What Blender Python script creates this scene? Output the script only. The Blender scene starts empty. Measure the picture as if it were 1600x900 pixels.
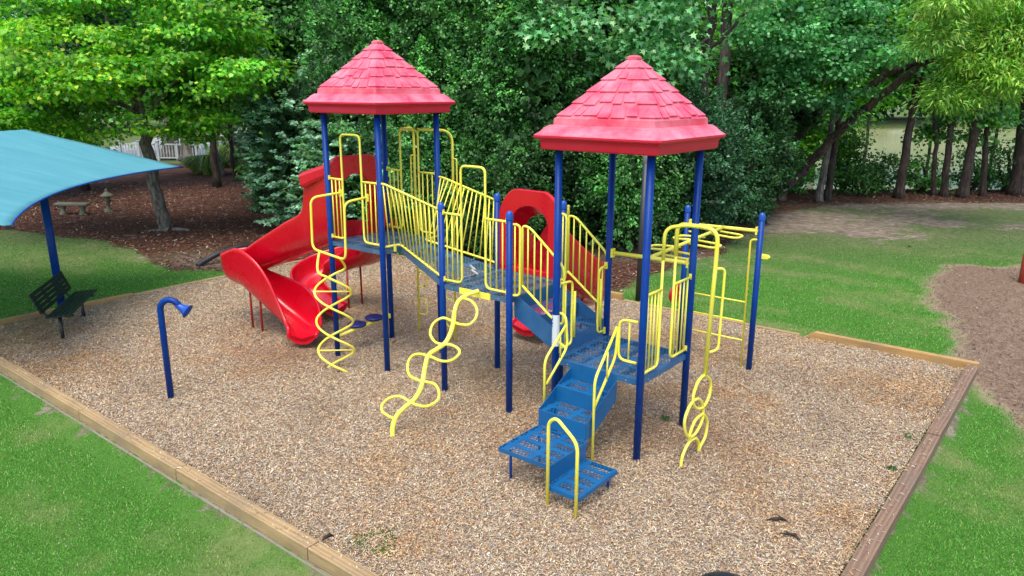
import bpy, math, random
import numpy as np
from math import radians, sin, cos, pi, sqrt, atan2
from mathutils import Vector, Matrix

# ------------------------------------------------------------------ camera, sky, sun
SC = bpy.context.scene
COL = SC.collection
cam_d = bpy.data.cameras.new("camera"); cam = bpy.data.objects.new("camera", cam_d); COL.objects.link(cam)
cam_d.sensor_width = 36.0; cam_d.lens = 1172.4/1600*36; cam_d.clip_start = 0.05; cam_d.clip_end = 2000
cam.matrix_world = Matrix.Translation((0, 0, 4.307)) @ Matrix.Rotation(pi/2-0.2578, 4, 'X') @ Matrix.Rotation(0.003, 4, 'Z')
SC.camera = cam
W = bpy.data.worlds.new("World"); SC.world = W; W.use_nodes = True
nt = W.node_tree; nt.nodes.clear()
sky = nt.nodes.new('ShaderNodeTexSky'); sky.sky_type = 'NISHITA'; sky.sun_disc = False
SUN_EL, SUN_AZ = radians(66), radians(195)      # azimuth clockwise from +Y (behind the camera, a little left)
sky.sun_elevation = SUN_EL; sky.sun_rotation = SUN_AZ; sky.air_density = 1.0; sky.dust_density = 3.0; sky.ozone_density = 1.0
bg = nt.nodes.new('ShaderNodeBackground'); bg.inputs['Strength'].default_value = 0.15
wo = nt.nodes.new('ShaderNodeOutputWorld')
nt.links.new(sky.outputs[0], bg.inputs[0]); nt.links.new(bg.outputs[0], wo.inputs[0])
sd = bpy.data.lights.new("sun", 'SUN'); sd.energy = 1.0; sd.angle = radians(38); sd.color = (1.0, 0.96, 0.9)
sun = bpy.data.objects.new("sun", sd); COL.objects.link(sun)
sdir = Vector((sin(SUN_AZ)*cos(SUN_EL), cos(SUN_AZ)*cos(SUN_EL), sin(SUN_EL)))
sun.rotation_euler = sdir.to_track_quat('Z', 'Y').to_euler(); sun.location = sdir*60
SC.view_settings.view_transform = 'Standard'; SC.view_settings.look = 'None'
SC.view_settings.exposure = 1.15; SC.view_settings.gamma = 1.0; SC.view_settings.use_curve_mapping = False
SC.cycles.max_bounces = 6; SC.cycles.transparent_max_bounces = 12

# play structure frame: origin under the tall tower, x along the structure, y away from the camera
TH = -0.6722; OX, OY = -2.0581, 11.9747
EX = (cos(TH), sin(TH)); EY = (-sin(TH), cos(TH))
def LW(x, y, z=0.0): return (OX+x*EX[0]+y*EY[0], OY+x*EX[1]+y*EY[1], z)
def WL(X, Y): return ((X-OX)*EX[0]+(Y-OY)*EX[1], (X-OX)*EY[0]+(Y-OY)*EY[1])

# ------------------------------------------------------------------ materials
def nmat(name):
    m = bpy.data.materials.new(name); m.use_nodes = True; t = m.node_tree; t.nodes.clear()
    out = t.nodes.new('ShaderNodeOutputMaterial'); p = t.nodes.new('ShaderNodeBsdfPrincipled')
    t.links.new(p.outputs[0], out.inputs[0]); return m, t, p, out
def nd(t, typ, **kw):
    n = t.nodes.new(typ)
    for k, v in kw.items():
        if k in n.inputs: n.inputs[k].default_value = v
        else: setattr(n, k, v)
    return n
def coords(t, scale=(1, 1, 1), space='Object'):
    c = t.nodes.new('ShaderNodeTexCoord'); m = t.nodes.new('ShaderNodeMapping'); m.inputs['Scale'].default_value = scale
    t.links.new(c.outputs[space], m.inputs[0]); return m.outputs[0]
def noise(t, vec, scale, detail=4, rough=0.6, dist=0.0):
    n = nd(t, 'ShaderNodeTexNoise', Scale=scale, Detail=detail, Roughness=rough, Distortion=dist); t.links.new(vec, n.inputs['Vector']); return n
def ramp(t, fac, stops):
    r = t.nodes.new('ShaderNodeValToRGB'); e = r.color_ramp.elements
    while len(e) > 1: e.remove(e[0])
    e[0].position = stops[0][0]; e[0].color = tuple(stops[0][1])+(1,)
    for p, c in stops[1:]:
        x = e.new(p); x.color = tuple(c)+(1,)
    t.links.new(fac, r.inputs[0]); return r.outputs[0]
def mixc(t, fac, a, b, mode='MIX'):
    n = t.nodes.new('ShaderNodeMix'); n.data_type = 'RGBA'; n.blend_type = mode
    def setin(s, v):
        if isinstance(v, (int, float)): s.default_value = v
        elif isinstance(v, tuple): s.default_value = v+(1,) if len(v) == 3 else v
        else: t.links.new(v, s)
    setin(n.inputs[0], fac); setin(n.inputs[6], a); setin(n.inputs[7], b); return n.outputs[2]
def mth(t, op, a, b=None, c=None):
    n = t.nodes.new('ShaderNodeMath'); n.operation = op
    for i, v in enumerate((a, b, c)):
        if v is None: continue
        if isinstance(v, (int, float)): n.inputs[i].default_value = v
        else: t.links.new(v, n.inputs[i])
    return n.outputs[0]
def bump(t, p, h, strength=0.3, dist=0.01):
    b = nd(t, 'ShaderNodeBump', Strength=strength, Distance=dist); t.links.new(h, b.inputs['Height']); t.links.new(b.outputs[0], p.inputs['Normal'])

def paint(name, col, rough=0.35, worn=None, wamt=0.25, coat=0.0, bmp=0.0, spec=0.5, speck=0.35):
    m, t, p, o = nmat(name)
    v = coords(t)
    n1 = noise(t, v, 3.0, 5, 0.65); n2 = noise(t, v, 38.0, 3, 0.6)
    w = worn or tuple(min(1, c*1.35+0.03) for c in col)
    f = mth(t, 'MULTIPLY', ramp(t, n1.outputs[0], [(0.35, (0, 0, 0)), (0.7, (1, 1, 1))]), wamt)
    c = mixc(t, f, tuple(col), tuple(w))
    sp = ramp(t, n2.outputs[0], [(0.69, (0, 0, 0)), (0.74, (1, 1, 1))])
    c = mixc(t, mth(t, 'MULTIPLY', sp, speck), c, tuple(x*0.6+0.1 for x in w))
    t.links.new(c, p.inputs['Base Color'])
    r = mth(t, 'ADD', mth(t, 'MULTIPLY', n1.outputs[0], 0.25), rough-0.1); t.links.new(r, p.inputs['Roughness'])
    p.inputs['Coat Weight'].default_value = coat; p.inputs['Specular IOR Level'].default_value = spec
    bump(t, p, n2.outputs[0], bmp or 0.06, 0.003)
    return m
YEL = paint('yellow_powder_coat', (0.88, 0.79, 0.055), 0.38, (0.88, 0.83, 0.22), 0.5)
BLU = paint('blue_powder_coat', (0.0, 0.026, 0.20), 0.36, (0.0, 0.065, 0.28), 0.6, spec=0.22, speck=0.15)
BLUCAP = paint('blue_post_cap', (0.002, 0.06, 0.36), 0.35, (0.01, 0.10, 0.42), 0.4)
RED = paint('red_moulded_plastic', (0.56, 0.0015, 0.012), 0.26, (0.60, 0.003, 0.030), 0.4, coat=0.45, spec=0.4, speck=0.06)
REDF = paint('roof_fascia_red_plastic', (0.62, 0.003, 0.028), 0.38, (0.62, 0.03, 0.06), 0.3, speck=0.1)
REDT = paint('faded_sheen_red_plastic', (0.70, 0.050, 0.10), 0.33, (0.80, 0.25, 0.31), 0.95, speck=0.1)  # faded red for upper roof faces; its pale pink also carries sky sheen
REDP = paint('red_steel_leg', (0.32, 0.008, 0.012), 0.4)
BLK = paint('black_plastic', (0.012, 0.012, 0.014), 0.4)
GRN = paint('dark_green_vinyl', (0.004, 0.014, 0.011), 0.42, (0.008, 0.022, 0.018), 0.5)
DARKP = paint('dark_weathered_steel', (0.02, 0.022, 0.028), 0.45, (0.05, 0.055, 0.06), 0.5)
STEEL = paint('galvanised_steel', (0.35, 0.36, 0.38), 0.4)
DISC = paint('dark_blue_rubber', (0.003, 0.012, 0.12), 0.4)
RUST = paint('rust_red_post', (0.33, 0.04, 0.02), 0.5, (0.45, 0.1, 0.05), 0.5)
DOME = paint('navy_dome_plastic', (0.006, 0.010, 0.02), 0.35)
LABELW = paint('white_sticker', (0.62, 0.66, 0.70), 0.5, (0.5, 0.55, 0.6), 0.3)
STONE = paint('mossy_stone', (0.20, 0.19, 0.14), 0.9, (0.10, 0.12, 0.07), 0.8, bmp=0.5)
WHITE = paint('white_painted_wood', (0.42, 0.45, 0.45), 0.6, (0.34, 0.36, 0.34), 0.5)

def perforated(name, col, worn, mode):
    """vinyl coated steel sheet with real see-through holes in panels (object coordinates, metres)"""
    m, t, p, o = nmat(name)
    tc = t.nodes.new('ShaderNodeTexCoord'); s = t.nodes.new('ShaderNodeSeparateXYZ'); t.links.new(tc.outputs['Object'], s.inputs[0])
    x, y = s.outputs[0], s.outputs[1]
    n1 = noise(t, tc.outputs['Object'], 4.0, 5, 0.6)
    f = ramp(t, n1.outputs[0], [(0.4, (0, 0, 0)), (0.65, (1, 1, 1))])
    t.links.new(mixc(t, mth(t, 'MULTIPLY', f, 0.5), col, worn), p.inputs['Base Color'])
    p.inputs['Roughness'].default_value = 0.42
    px, py, hr = (0.046, 0.040, 0.0182) if mode != 'slot' else (0.062, 0.034, 0.0125)
    row = mth(t, 'FLOOR', mth(t, 'DIVIDE', y, py))
    odd = mth(t, 'MODULO', mth(t, 'ABSOLUTE', row), 2.0)
    xs = mth(t, 'ADD', mth(t, 'DIVIDE', x, px), mth(t, 'MULTIPLY', odd, 0.5))
    fx = mth(t, 'MULTIPLY', mth(t, 'SUBTRACT', mth(t, 'FRACT', xs), 0.5), px)
    fy = mth(t, 'MULTIPLY', mth(t, 'SUBTRACT', mth(t, 'FRACT', mth(t, 'DIVIDE', y, py)), 0.5), py)
    if mode == 'slot': fx = mth(t, 'MAXIMUM', mth(t, 'SUBTRACT', mth(t, 'ABSOLUTE', fx), 0.012), 0.0)
    d = mth(t, 'SQRT', mth(t, 'ADD', mth(t, 'MULTIPLY', fx, fx), mth(t, 'MULTIPLY', fy, fy)))
    hole = mth(t, 'LESS_THAN', d, hr)
    # solid bands between the perforated panels
    bx, by = (0.396, 0.304) if mode != 'tread' else (0.352, 0.19)
    gx = mth(t, 'ABSOLUTE', mth(t, 'SUBTRACT', mth(t, 'FRACT', mth(t, 'ADD', mth(t, 'DIVIDE', x, bx), 0.06)), 0.5))
    gy = mth(t, 'ABSOLUTE', mth(t, 'SUBTRACT', mth(t, 'FRACT', mth(t, 'ADD', mth(t, 'DIVIDE', y, by), 0.27)), 0.5))
    keep = mth(t, 'MULTIPLY', mth(t, 'LESS_THAN', gx, 0.41 if mode != 'tread' else 0.40), mth(t, 'LESS_THAN', gy, 0.40 if mode != 'tread' else 0.34))
    geo = t.nodes.new('ShaderNodeNewGeometry'); sn = t.nodes.new('ShaderNodeSeparateXYZ'); t.links.new(geo.outputs['True Normal'], sn.inputs[0])
    at = t.nodes.new('ShaderNodeAttribute'); at.attribute_name = 'perf'
    hole = mth(t, 'MULTIPLY', mth(t, 'MULTIPLY', hole, keep), at.outputs['Fac'])
    tr = t.nodes.new('ShaderNodeBsdfTransparent'); mx = t.nodes.new('ShaderNodeMixShader')
    t.links.new(hole, mx.inputs[0]); t.links.new(p.outputs[0], mx.inputs[1]); t.links.new(tr.outputs[0], mx.inputs[2]); t.links.new(mx.outputs[0], o.inputs[0])
    return m
DECKG = perforated('grey_blue_deck_coating', (0.045, 0.115, 0.20), (0.10, 0.18, 0.26), 'slot')  # greyer than the steps: sky reflection put into the worn coating's colour
DECKB = perforated('blue_deck_coating', (0.016, 0.095, 0.24), (0.05, 0.16, 0.30), 'hole')
STEPB = perforated('blue_step_coating', (0.002, 0.095, 0.255), (0.01, 0.13, 0.30), 'tread')

def wood(name, col, dark, green=0.0):
    m, t, p, o = nmat(name)
    v = coords(t, (0.7, 9, 9)); v2 = coords(t, (1, 1, 1))
    n = noise(t, v, 2.6, 8, 0.72, 1.2)
    w = nd(t, 'ShaderNodeTexWave', Scale=1.6, Distortion=6.0, Detail=3.0); w.wave_type = 'BANDS'; w.bands_direction = 'Y'
    v3 = coords(t, (0.35, 4, 4)); t.links.new(v3, w.inputs['Vector'])
    g = mth(t, 'ADD', mth(t, 'MULTIPLY', n.outputs[0], 0.8), mth(t, 'MULTIPLY', w.outputs[0], 0.2))
    c = ramp(t, g, [(0.25, dark), (0.45, tuple((a+b)/2 for a, b in zip(col, dark))), (0.68, col)])
    st = noise(t, v2, 1.3, 5, 0.6)
    c = mixc(t, mth(t, 'MULTIPLY', ramp(t, st.outputs[0], [(0.45, (0, 0, 0)), (0.7, (1, 1, 1))]), 0.45), c, (0.16, 0.13, 0.09) if not green else (0.18, 0.19, 0.08))
    kn = nd(t, 'ShaderNodeTexVoronoi', Scale=1.7); t.links.new(v2, kn.inputs['Vector'])
    c = mixc(t, ramp(t, kn.outputs[0], [(0.035, (0.8, 0.8, 0.8)), (0.06, (0, 0, 0))]), c, (0.07, 0.03, 0.012))
    t.links.new(c, p.inputs['Base Color']); p.inputs['Roughness'].default_value = 0.85
    bump(t, p, g, 0.5, 0.006); return m
TIMB = wood('treated_pine', (0.44, 0.31, 0.15), (0.22, 0.13, 0.055))
TIMBG = wood('weathered_treated_pine', (0.26, 0.24, 0.18), (0.12, 0.10, 0.07), 1)
TIMBR = wood('old_brown_pine', (0.27, 0.17, 0.11), (0.10, 0.055, 0.032))
TIMBY = wood('fresh_yellow_pine', (0.52, 0.33, 0.12), (0.32, 0.17, 0.05))

def bark(name, c1, c2, sc=7):
    m, t, p, o = nmat(name)
    v = coords(t, (1, 1, 0.22)); n = noise(t, v, sc, 8, 0.7, 0.4); n2 = noise(t, coords(t), 1.4, 4, 0.6)
    vo = nd(t, 'ShaderNodeTexVoronoi', Scale=sc*1.6); vo.feature = 'DISTANCE_TO_EDGE'; t.links.new(v, vo.inputs['Vector'])
    h = mth(t, 'ADD', n.outputs[0], mth(t, 'MULTIPLY', vo.outputs[0], 0.6))
    c = ramp(t, h, [(0.42, c1), (0.75, c2)])
    c = mixc(t, ramp(t, n2.outputs[0], [(0.5, (0, 0, 0)), (0.68, (0.6, 0.6, 0.6))]), c, tuple(x*1.25+0.02 for x in c2))
    t.links.new(c, p.inputs['Base Color']); p.inputs['Roughness'].default_value = 0.95
    bump(t, p, h, 0.9, 0.03); return m
BARKG = bark('grey_lichen_bark', (0.05, 0.042, 0.033), (0.23, 0.21, 0.18))
BARKD = bark('dark_wet_bark', (0.014, 0.010, 0.008), (0.07, 0.05, 0.04))
BARKP = bark('pine_bark', (0.04, 0.03, 0.026), (0.17, 0.135, 0.12), 5)
BARKL = bark('brown_furrowed_bark', (0.012, 0.009, 0.008), (0.12, 0.09, 0.075), 9)

def leafmat(name, trans=0.35, rough=0.45):
    m, t, p, o = nmat(name)
    a = t.nodes.new('ShaderNodeAttribute'); a.attribute_name = 'col'
    t.links.new(a.outputs['Color'], p.inputs['Base Color']); p.inputs['Roughness'].default_value = rough
    tl = t.nodes.new('ShaderNodeBsdfTranslucent')
    c = mixc(t, 1.0, a.outputs['Color'], (1.15, 1.25, 0.5), 'MULTIPLY'); t.links.new(c, tl.inputs[0])
    mx = t.nodes.new('ShaderNodeMixShader'); mx.inputs[0].default_value = trans
    t.links.new(p.outputs[0], mx.inputs[1]); t.links.new(tl.outputs[0], mx.inputs[2]); t.links.new(mx.outputs[0], o.inputs[0]); return m
LEAF = leafmat('thin_leaves', 0.35); LEAFT = leafmat('backlit_leaves', 0.5); LEAFW = leafmat('waxy_leaves', 0.2, 0.5)
def attmat(name, rough=0.9):
    m, t, p, o = nmat(name); a = t.nodes.new('ShaderNodeAttribute'); a.attribute_name = 'col'
    t.links.new(a.outputs['Color'], p.inputs['Base Color']); p.inputs['Roughness'].default_value = rough; return m
CHIP = attmat('wood_chip'); BLADE = leafmat('grass_blade', 0.3, 0.6); LITTER = attmat('leaf_litter')

# ------------------------------------------------------------------ mesh builder
def fillet(pts, r, n=5, closed=False):
    """round the corners of a polyline"""
    pts = [Vector(p) for p in pts]; out = []; N = len(pts)
    for i, p in enumerate(pts):
        if not closed and i in (0, N-1): out.append(p); continue
        a, b = pts[i-1]-p, pts[(i+1) % N]-p
        d = min(r, a.length*0.49, b.length*0.49)
        if d < 1e-4: out.append(p); continue
        s, e = p+a.normalized()*d, p+b.normalized()*d
        for k in range(n+1):
            t = k/n; out.append(s*(1-t)**2+p*2*t*(1-t)+e*t*t)
    return out
def spline(pts, n=6, closed=False):
    P = [np.array(p, float) for p in pts]; out = []; N = len(P)
    rng = range(N) if closed else range(N-1)
    for i in rng:
        if closed: p0, p1, p2, p3 = P[i-1], P[i], P[(i+1) % N], P[(i+2) % N]
        else: p0, p1, p2, p3 = P[max(i-1, 0)], P[i], P[i+1], P[min(i+2, N-1)]
        for k in range(n):
            t = k/n
            out.append(0.5*((2*p1)+(-p0+p2)*t+(2*p0-5*p1+4*p2-p3)*t*t+(-p0+3*p1-3*p2+p3)*t**3))
    if not closed: out.append(P[-1])
    return [Vector(p) if len(p) == 3 else p for p in out]

class MB:
    def __init__(s): s.v = []; s.f = []; s.sm = []; s.perf = []
    def add(s, vs, fs, smooth=False, perf=0):
        o = len(s.v); s.v += [tuple(v) for v in vs]
        for f in fs: s.f.append([i+o for i in f]); s.sm.append(smooth); s.perf.append(perf)
    def box(s, c, d, rz=0, rx=0, ry=0):
        R = Matrix.Rotation(rz, 3, 'Z') @ Matrix.Rotation(ry, 3, 'Y') @ Matrix.Rotation(rx, 3, 'X')
        vs = [Vector(c)+R @ Vector((x*d[0]/2, y*d[1]/2, z*d[2]/2)) for z in (-1, 1) for y in (-1, 1) for x in (-1, 1)]
        s.add(vs, [(0, 2, 3, 1), (4, 5, 7, 6), (0, 1, 5, 4), (2, 6, 7, 3), (0, 4, 6, 2), (1, 3, 7, 5)]); return s
    def tube(s, pts, r, seg=10, closed=False, cap=True, rs=None):
        pts = [Vector(p) for p in pts]; q = [pts[0]]
        for p in pts[1:]:
            if (p-q[-1]).length > 1e-5: q.append(p)
        pts = q; N = len(pts); T = []
        for i in range(N):
            a = pts[i-1] if (i or closed) else pts[0]; b = pts[(i+1) % N] if (i < N-1 or closed) else pts[-1]
            T.append((b-a).normalized())
        up = Vector((0, 0, 1)) if abs(T[0].z) < 0.9 else Vector((1, 0, 0))
        n = (up-T[0]*up.dot(T[0])).normalized(); vs = []
        for i in range(N):
            n = (n-T[i]*n.dot(T[i])).normalized(); b = T[i].cross(n)
            rr = rs[i] if rs is not None else r
            for k in range(seg):
                a = 2*pi*k/seg; vs.append(pts[i]+(n*cos(a)+b*sin(a))*rr)
        fs = []; M = N if closed else N-1
        for i in range(M):
            for k in range(seg):
                j = (i+1) % N; fs.append((i*seg+k, i*seg+(k+1) % seg, j*seg+(k+1) % seg, j*seg+k))
        s.add(vs, fs, True)
        if cap and not closed:
            o = len(s.v)-len(vs)
            s.f.append([o+k for k in range(seg)][::-1]); s.sm.append(False); s.perf.append(0)
            s.f.append([o+(N-1)*seg+k for k in range(seg)]); s.sm.append(False); s.perf.append(0)
        return s
    def lathe(s, prof, c=(0, 0, 0), seg=20, axis=None):
        R = Matrix.Identity(3) if axis is None else Vector(axis).to_track_quat('Z', 'Y').to_matrix()
        vs = []; n = len(prof)
        for r, z in prof:
            for k in range(seg):
                a = 2*pi*k/seg; vs.append(Vector(c)+R @ Vector((r*cos(a), r*sin(a), z)))
        fs = [(i*seg+k, i*seg+(k+1) % seg, (i+1)*seg+(k+1) % seg, (i+1)*seg+k) for i in range(n-1) for k in range(seg)]
        s.add(vs, fs, True); return s
    def prism(s, poly, vec):
        """flat polygon (list of 3d points) extruded by vec"""
        P = [Vector(p) for p in poly]; v = Vector(vec); n = len(P)
        s.add(P+[p+v for p in P], [tuple(range(n))[::-1], tuple(range(n, 2*n))]+[(i, (i+1) % n, n+(i+1) % n, n+i) for i in range(n)]); return s
    def build(s, name, mat, parent=None, bevel=0.0, label=None):
        me = bpy.data.meshes.new(name); me.from_pydata(s.v, [], s.f); me.polygons.foreach_set('use_smooth', s.sm)
        if any(s.perf):
            a = me.attributes.new('perf', 'FLOAT', 'FACE'); a.data.foreach_set('value', [float(x) for x in s.perf])
        me.validate(); me.update(); me.materials.append(mat)
        o = bpy.data.objects.new(name, me); COL.objects.link(o)
        if parent is not None: o.parent = parent
        if bevel:
            b = o.modifiers.new('bevel', 'BEVEL'); b.width = bevel; b.segments = 2; b.limit_method = 'ANGLE'; b.angle_limit = radians(50)
        if label: o['label'] = label
        return o
def perfsheet(b, P, layers=2):
    for k in range(layers):
        b.add([(x, y, z-0.004*k) for x, y, z in P], [(0, 1, 2, 3)], perf=1)
def tag(o, label, cat, group=None, kind=None):
    if label: o['label'] = label
    if cat: o['category'] = cat
    if group: o['group'] = group
    if kind: o['kind'] = kind
    return o
def empty(name, loc, rz=0, **kw):
    o = bpy.data.objects.new(name, None); o.empty_display_size = 0.2; COL.objects.link(o); o.location = loc; o.rotation_euler = (0, 0, rz); return o
def npmesh(name, verts, nper, mat, cols=None, parent=None, smooth=False):
    """verts (N*nper,3): N separate polygons of nper corners, one colour each"""
    nv = len(verts); nf = nv//nper; me = bpy.data.meshes.new(name)
    me.vertices.add(nv); me.vertices.foreach_set('co', np.asarray(verts, np.float32).ravel())
    me.loops.add(nv); me.loops.foreach_set('vertex_index', np.arange(nv, dtype=np.int32))
    me.polygons.add(nf); me.polygons.foreach_set('loop_start', np.arange(0, nv, nper, dtype=np.int32))
    if smooth: me.polygons.foreach_set('use_smooth', np.ones(nf, bool))
    if cols is not None:
        a = me.attributes.new('col', 'FLOAT_COLOR', 'FACE'); c = np.ones((nf, 4), np.float32); c[:, :3] = cols; a.data.foreach_set('color', c.ravel())
    me.update(calc_edges=True); me.materials.append(mat)
    o = bpy.data.objects.new(name, me); COL.objects.link(o)
    if parent is not None: o.parent = parent
    return o

# ------------------------------------------------------------------ PLAY STRUCTURE (local frame, metres)
PS = tag(empty('play_structure', (OX, OY, 0), TH), 'large playground climbing structure with blue posts, yellow rails, red slides and two red shingled roofs', 'play structure')
H = 0.61; DM, DB, YB = 2.461, 4.513, -0.102
ZA, ZM, ZB = 1.955, 1.64, 1.02
PR_ = 0.045
def post(x, y, zt, cap=True, col=BLU, r=PR_):
    b = MB(); b.tube([(x, y, -0.3), (x, y, zt)], r, 20); o = b.build('post', col, PS)
    if cap:
        c = MB(); c.lathe([(r+0.004, zt-0.07), (r+0.004, zt-0.005), (r*0.92, zt+0.02), (r*0.6, zt+0.04), (0.001, zt+0.048)], (x, y, 0), 20); c.build('post_cap', BLUCAP, o)
    return o
for sx in (-1, 1):
    for sy in (-1, 1):
        post(sx*H, sy*H, 4.06, False); post(DM+sx*H, sy*H, 2.76); post(DB+sx*H, YB+sy*H, 3.74, False)
EXX, KX, LY_ = DB-H-0.114, DB+H-0.114, 3.098
for x in (EXX, KX): post(x, LY_, 2.48)

def deck(cx, cy, z, mat, s=H):
    b = MB(); t = 0.004
    perfsheet(b, [(cx-s, cy-s, z), (cx+s, cy-s, z), (cx+s, cy+s, z), (cx-s, cy+s, z)])
    for a in (-1, 1):
        b.box((cx+a*(s+0.003), cy, z-0.035), (0.006, 2*s, 0.072)); b.box((cx, cy+a*(s+0.003), z-0.035), (2*s+0.012, 0.006, 0.072))
        b.box((cx+a*(s-0.028), cy, z-0.071), (0.04, 2*s-0.09, 0.004))
    for k in (-1, 0, 1): b.box((cx+k*0.3, cy, z-0.045), (0.035, 2*s-0.03, 0.05))
    o = b.build('deck', mat, PS)
    for k in (-0.42, 0.42):
        for c_, ax_ in (((cx+k, cy-s, z-0.04), (0, -1, 0)), ((cx+s, cy+k, z-0.04), (1, 0, 0))):
            h = MB(); h.lathe([(0.001, 0.007), (0.009, 0.006), (0.012, 0)], c_, 8, ax_); h.build('bolt', STEEL, o)
deck(0, 0, ZA, DECKG); deck(DM, 0, ZM, DECKG); deck(DB, YB, ZB, DECKB)

RB, RT, RI = 0.0165, 0.0165, 0.0105
def clampm(b, p, d=(0.03, 0.03, 0.06)): b.box(p, d)
def gate(f, s0, sa, sb, s1, z0, zm, zt, nb, arch=True, name='guardrail', extra=None):
    """two barred panels beside an opening; the inner tubes rise and join in an arch. f(s,z) -> point"""
    b = MB()
    if arch:
        b.tube(fillet([f(s0, z0), f(sa, z0), f(sa, zt), f(sb, zt), f(sb, z0), f(s1, z0)], 0.09), RB, 10)
    else:
        b.tube(fillet([f(s0, z0), f(sa, z0), f(sa, zt)], 0.09), RB, 10); b.tube(fillet([f(s1, z0), f(sb, z0), f(sb, zt)], 0.09), RB, 10)
    for a, c in ((s0, sa), (s1, sb)):
        b.tube([f(a, zm), f(c, zm)], RB, 10); n = nb
        for k in range(n):
            s = a+(c-a)*(k+0.75)/(n+0.55); b.tube([f(s, z0), f(s, zm)], RI, 8)
        for z in (z0, zm):
            p = Vector(f(a, z)); q = Vector(f(c, z)); d = (q-p).normalized()
            b.box(p-d*0.0+Vector((0, 0, 0.012)), (0.035, 0.035, 0.07))
    o = b.build(name, YEL, PS); return o
MY = H-0.0
# tall tower, camera side, opens on the spiral climber
gate(lambda s, z: (s, -H, z), -0.575, -0.245, 0.205, 0.575, 2.03, 2.96, 3.65, 3)
# tall tower, far side
gate(lambda s, z: (s, H, z), -0.575, -0.23, 0.19, 0.575, 2.03, 3.01, 3.68, 3)
# middle deck, camera side
gate(lambda s, z: (s, -H, z), DM-0.575, DM-0.23, DM+0.20, DM+0.575, 1.71, 2.66, 3.33, 3)
# low tower, right side
g_ = gate(lambda s, z: (DB+H, s, z), YB-0.575, YB-0.20, YB+0.12, YB+0.575, 1.09, 2.04, 2.5, 4, arch=False)

# ramp between the tall tower and the middle deck: narrow at the top, wide at the bottom
x0, x1 = H, DM-H
b = MB()
for (a, c) in (((x0, 0.24, ZA-0.002), (x1, 0.60, ZM+0.012)),):
    perfsheet(b, [(a[0]+0.007, -a[1], a[2]), (c[0]-0.007, -c[1], c[2]), (c[0]-0.007, c[1], c[2]), (a[0]+0.007, a[1], a[2])])
    for s in (-1, 1):
        b.prism([(a[0], s*a[1], a[2]+0.004), (c[0], s*c[1], c[2]+0.004), (c[0], s*c[1], c[2]-0.08), (a[0], s*a[1], a[2]-0.08)], (0, s*0.006, 0))
b.build('ramp', DECKG, PS)
for s in (-1, 1):
    b = MB(); n = 14
    top = fillet([(x0, s*H, 2.965), (x0+0.1, s*H, 2.965), (x1, s*H, 2.69)], 0.12)
    b.tube(top, RB, 10)
    bot = fillet([(x0, s*(H-0.02), 2.0), (x0+0.015, s*0.26, 2.0), (x1-0.05, s*0.59, 1.74), (x1, s*0.59, 1.72)], 0.08); b.tube(bot, RB, 10)
    bl = [0]
    for i in range(1, len(bot)): bl.append(bl[-1]+(bot[i]-bot[i-1]).length)
    def onb(u):
        d = u*bl[-1]
        for i in range(1, len(bot)):
            if bl[i] >= d: return bot[i-1].lerp(bot[i], (d-bl[i-1])/max(1e-6, bl[i]-bl[i-1]))
        return bot[-1]
    for k in range(n):
        u = (k+0.5)/n; xt = x0+0.03+(x1-x0-0.05)*u; zt = 2.965 if xt < x0+0.12 else 2.965-(xt-x0-0.1)/(x1-x0-0.1)*0.275
        b.tube([(xt, s*H, zt), onb(0.04+0.94*u)], RI, 8)
    b.box((x0+0.05, s*0.40, 1.965), (0.03, 0.03, 0.1))
    b.build('ramp_rail', YEL, PS)
b = MB(); b.tube(fillet([(x1-0.1, 0.1, 1.76), (x1+0.05, 0.05, 1.72), (x1+0.1, -0.1, 1.76), (x1+0.25, -0.12, 1.72)], 0.05), 0.02, 8); b.build('joint_strip', WHITE, PS)
# small steering wheel on the rail
b = MB(); b.tube([(1.58+0.13*cos(a), 0.80, 2.22+0.13*sin(a)) for a in np.linspace(0, 2*pi, 24, endpoint=False)], 0.014, 8, closed=True)
for a in (0.5, 2.6, 4.7): b.tube([(1.58, 0.80, 2.22), (1.58+0.13*cos(a), 0.80, 2.22+0.13*sin(a))], 0.01, 6)
b.build('steering_wheel', BLUCAP, PS)

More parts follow.
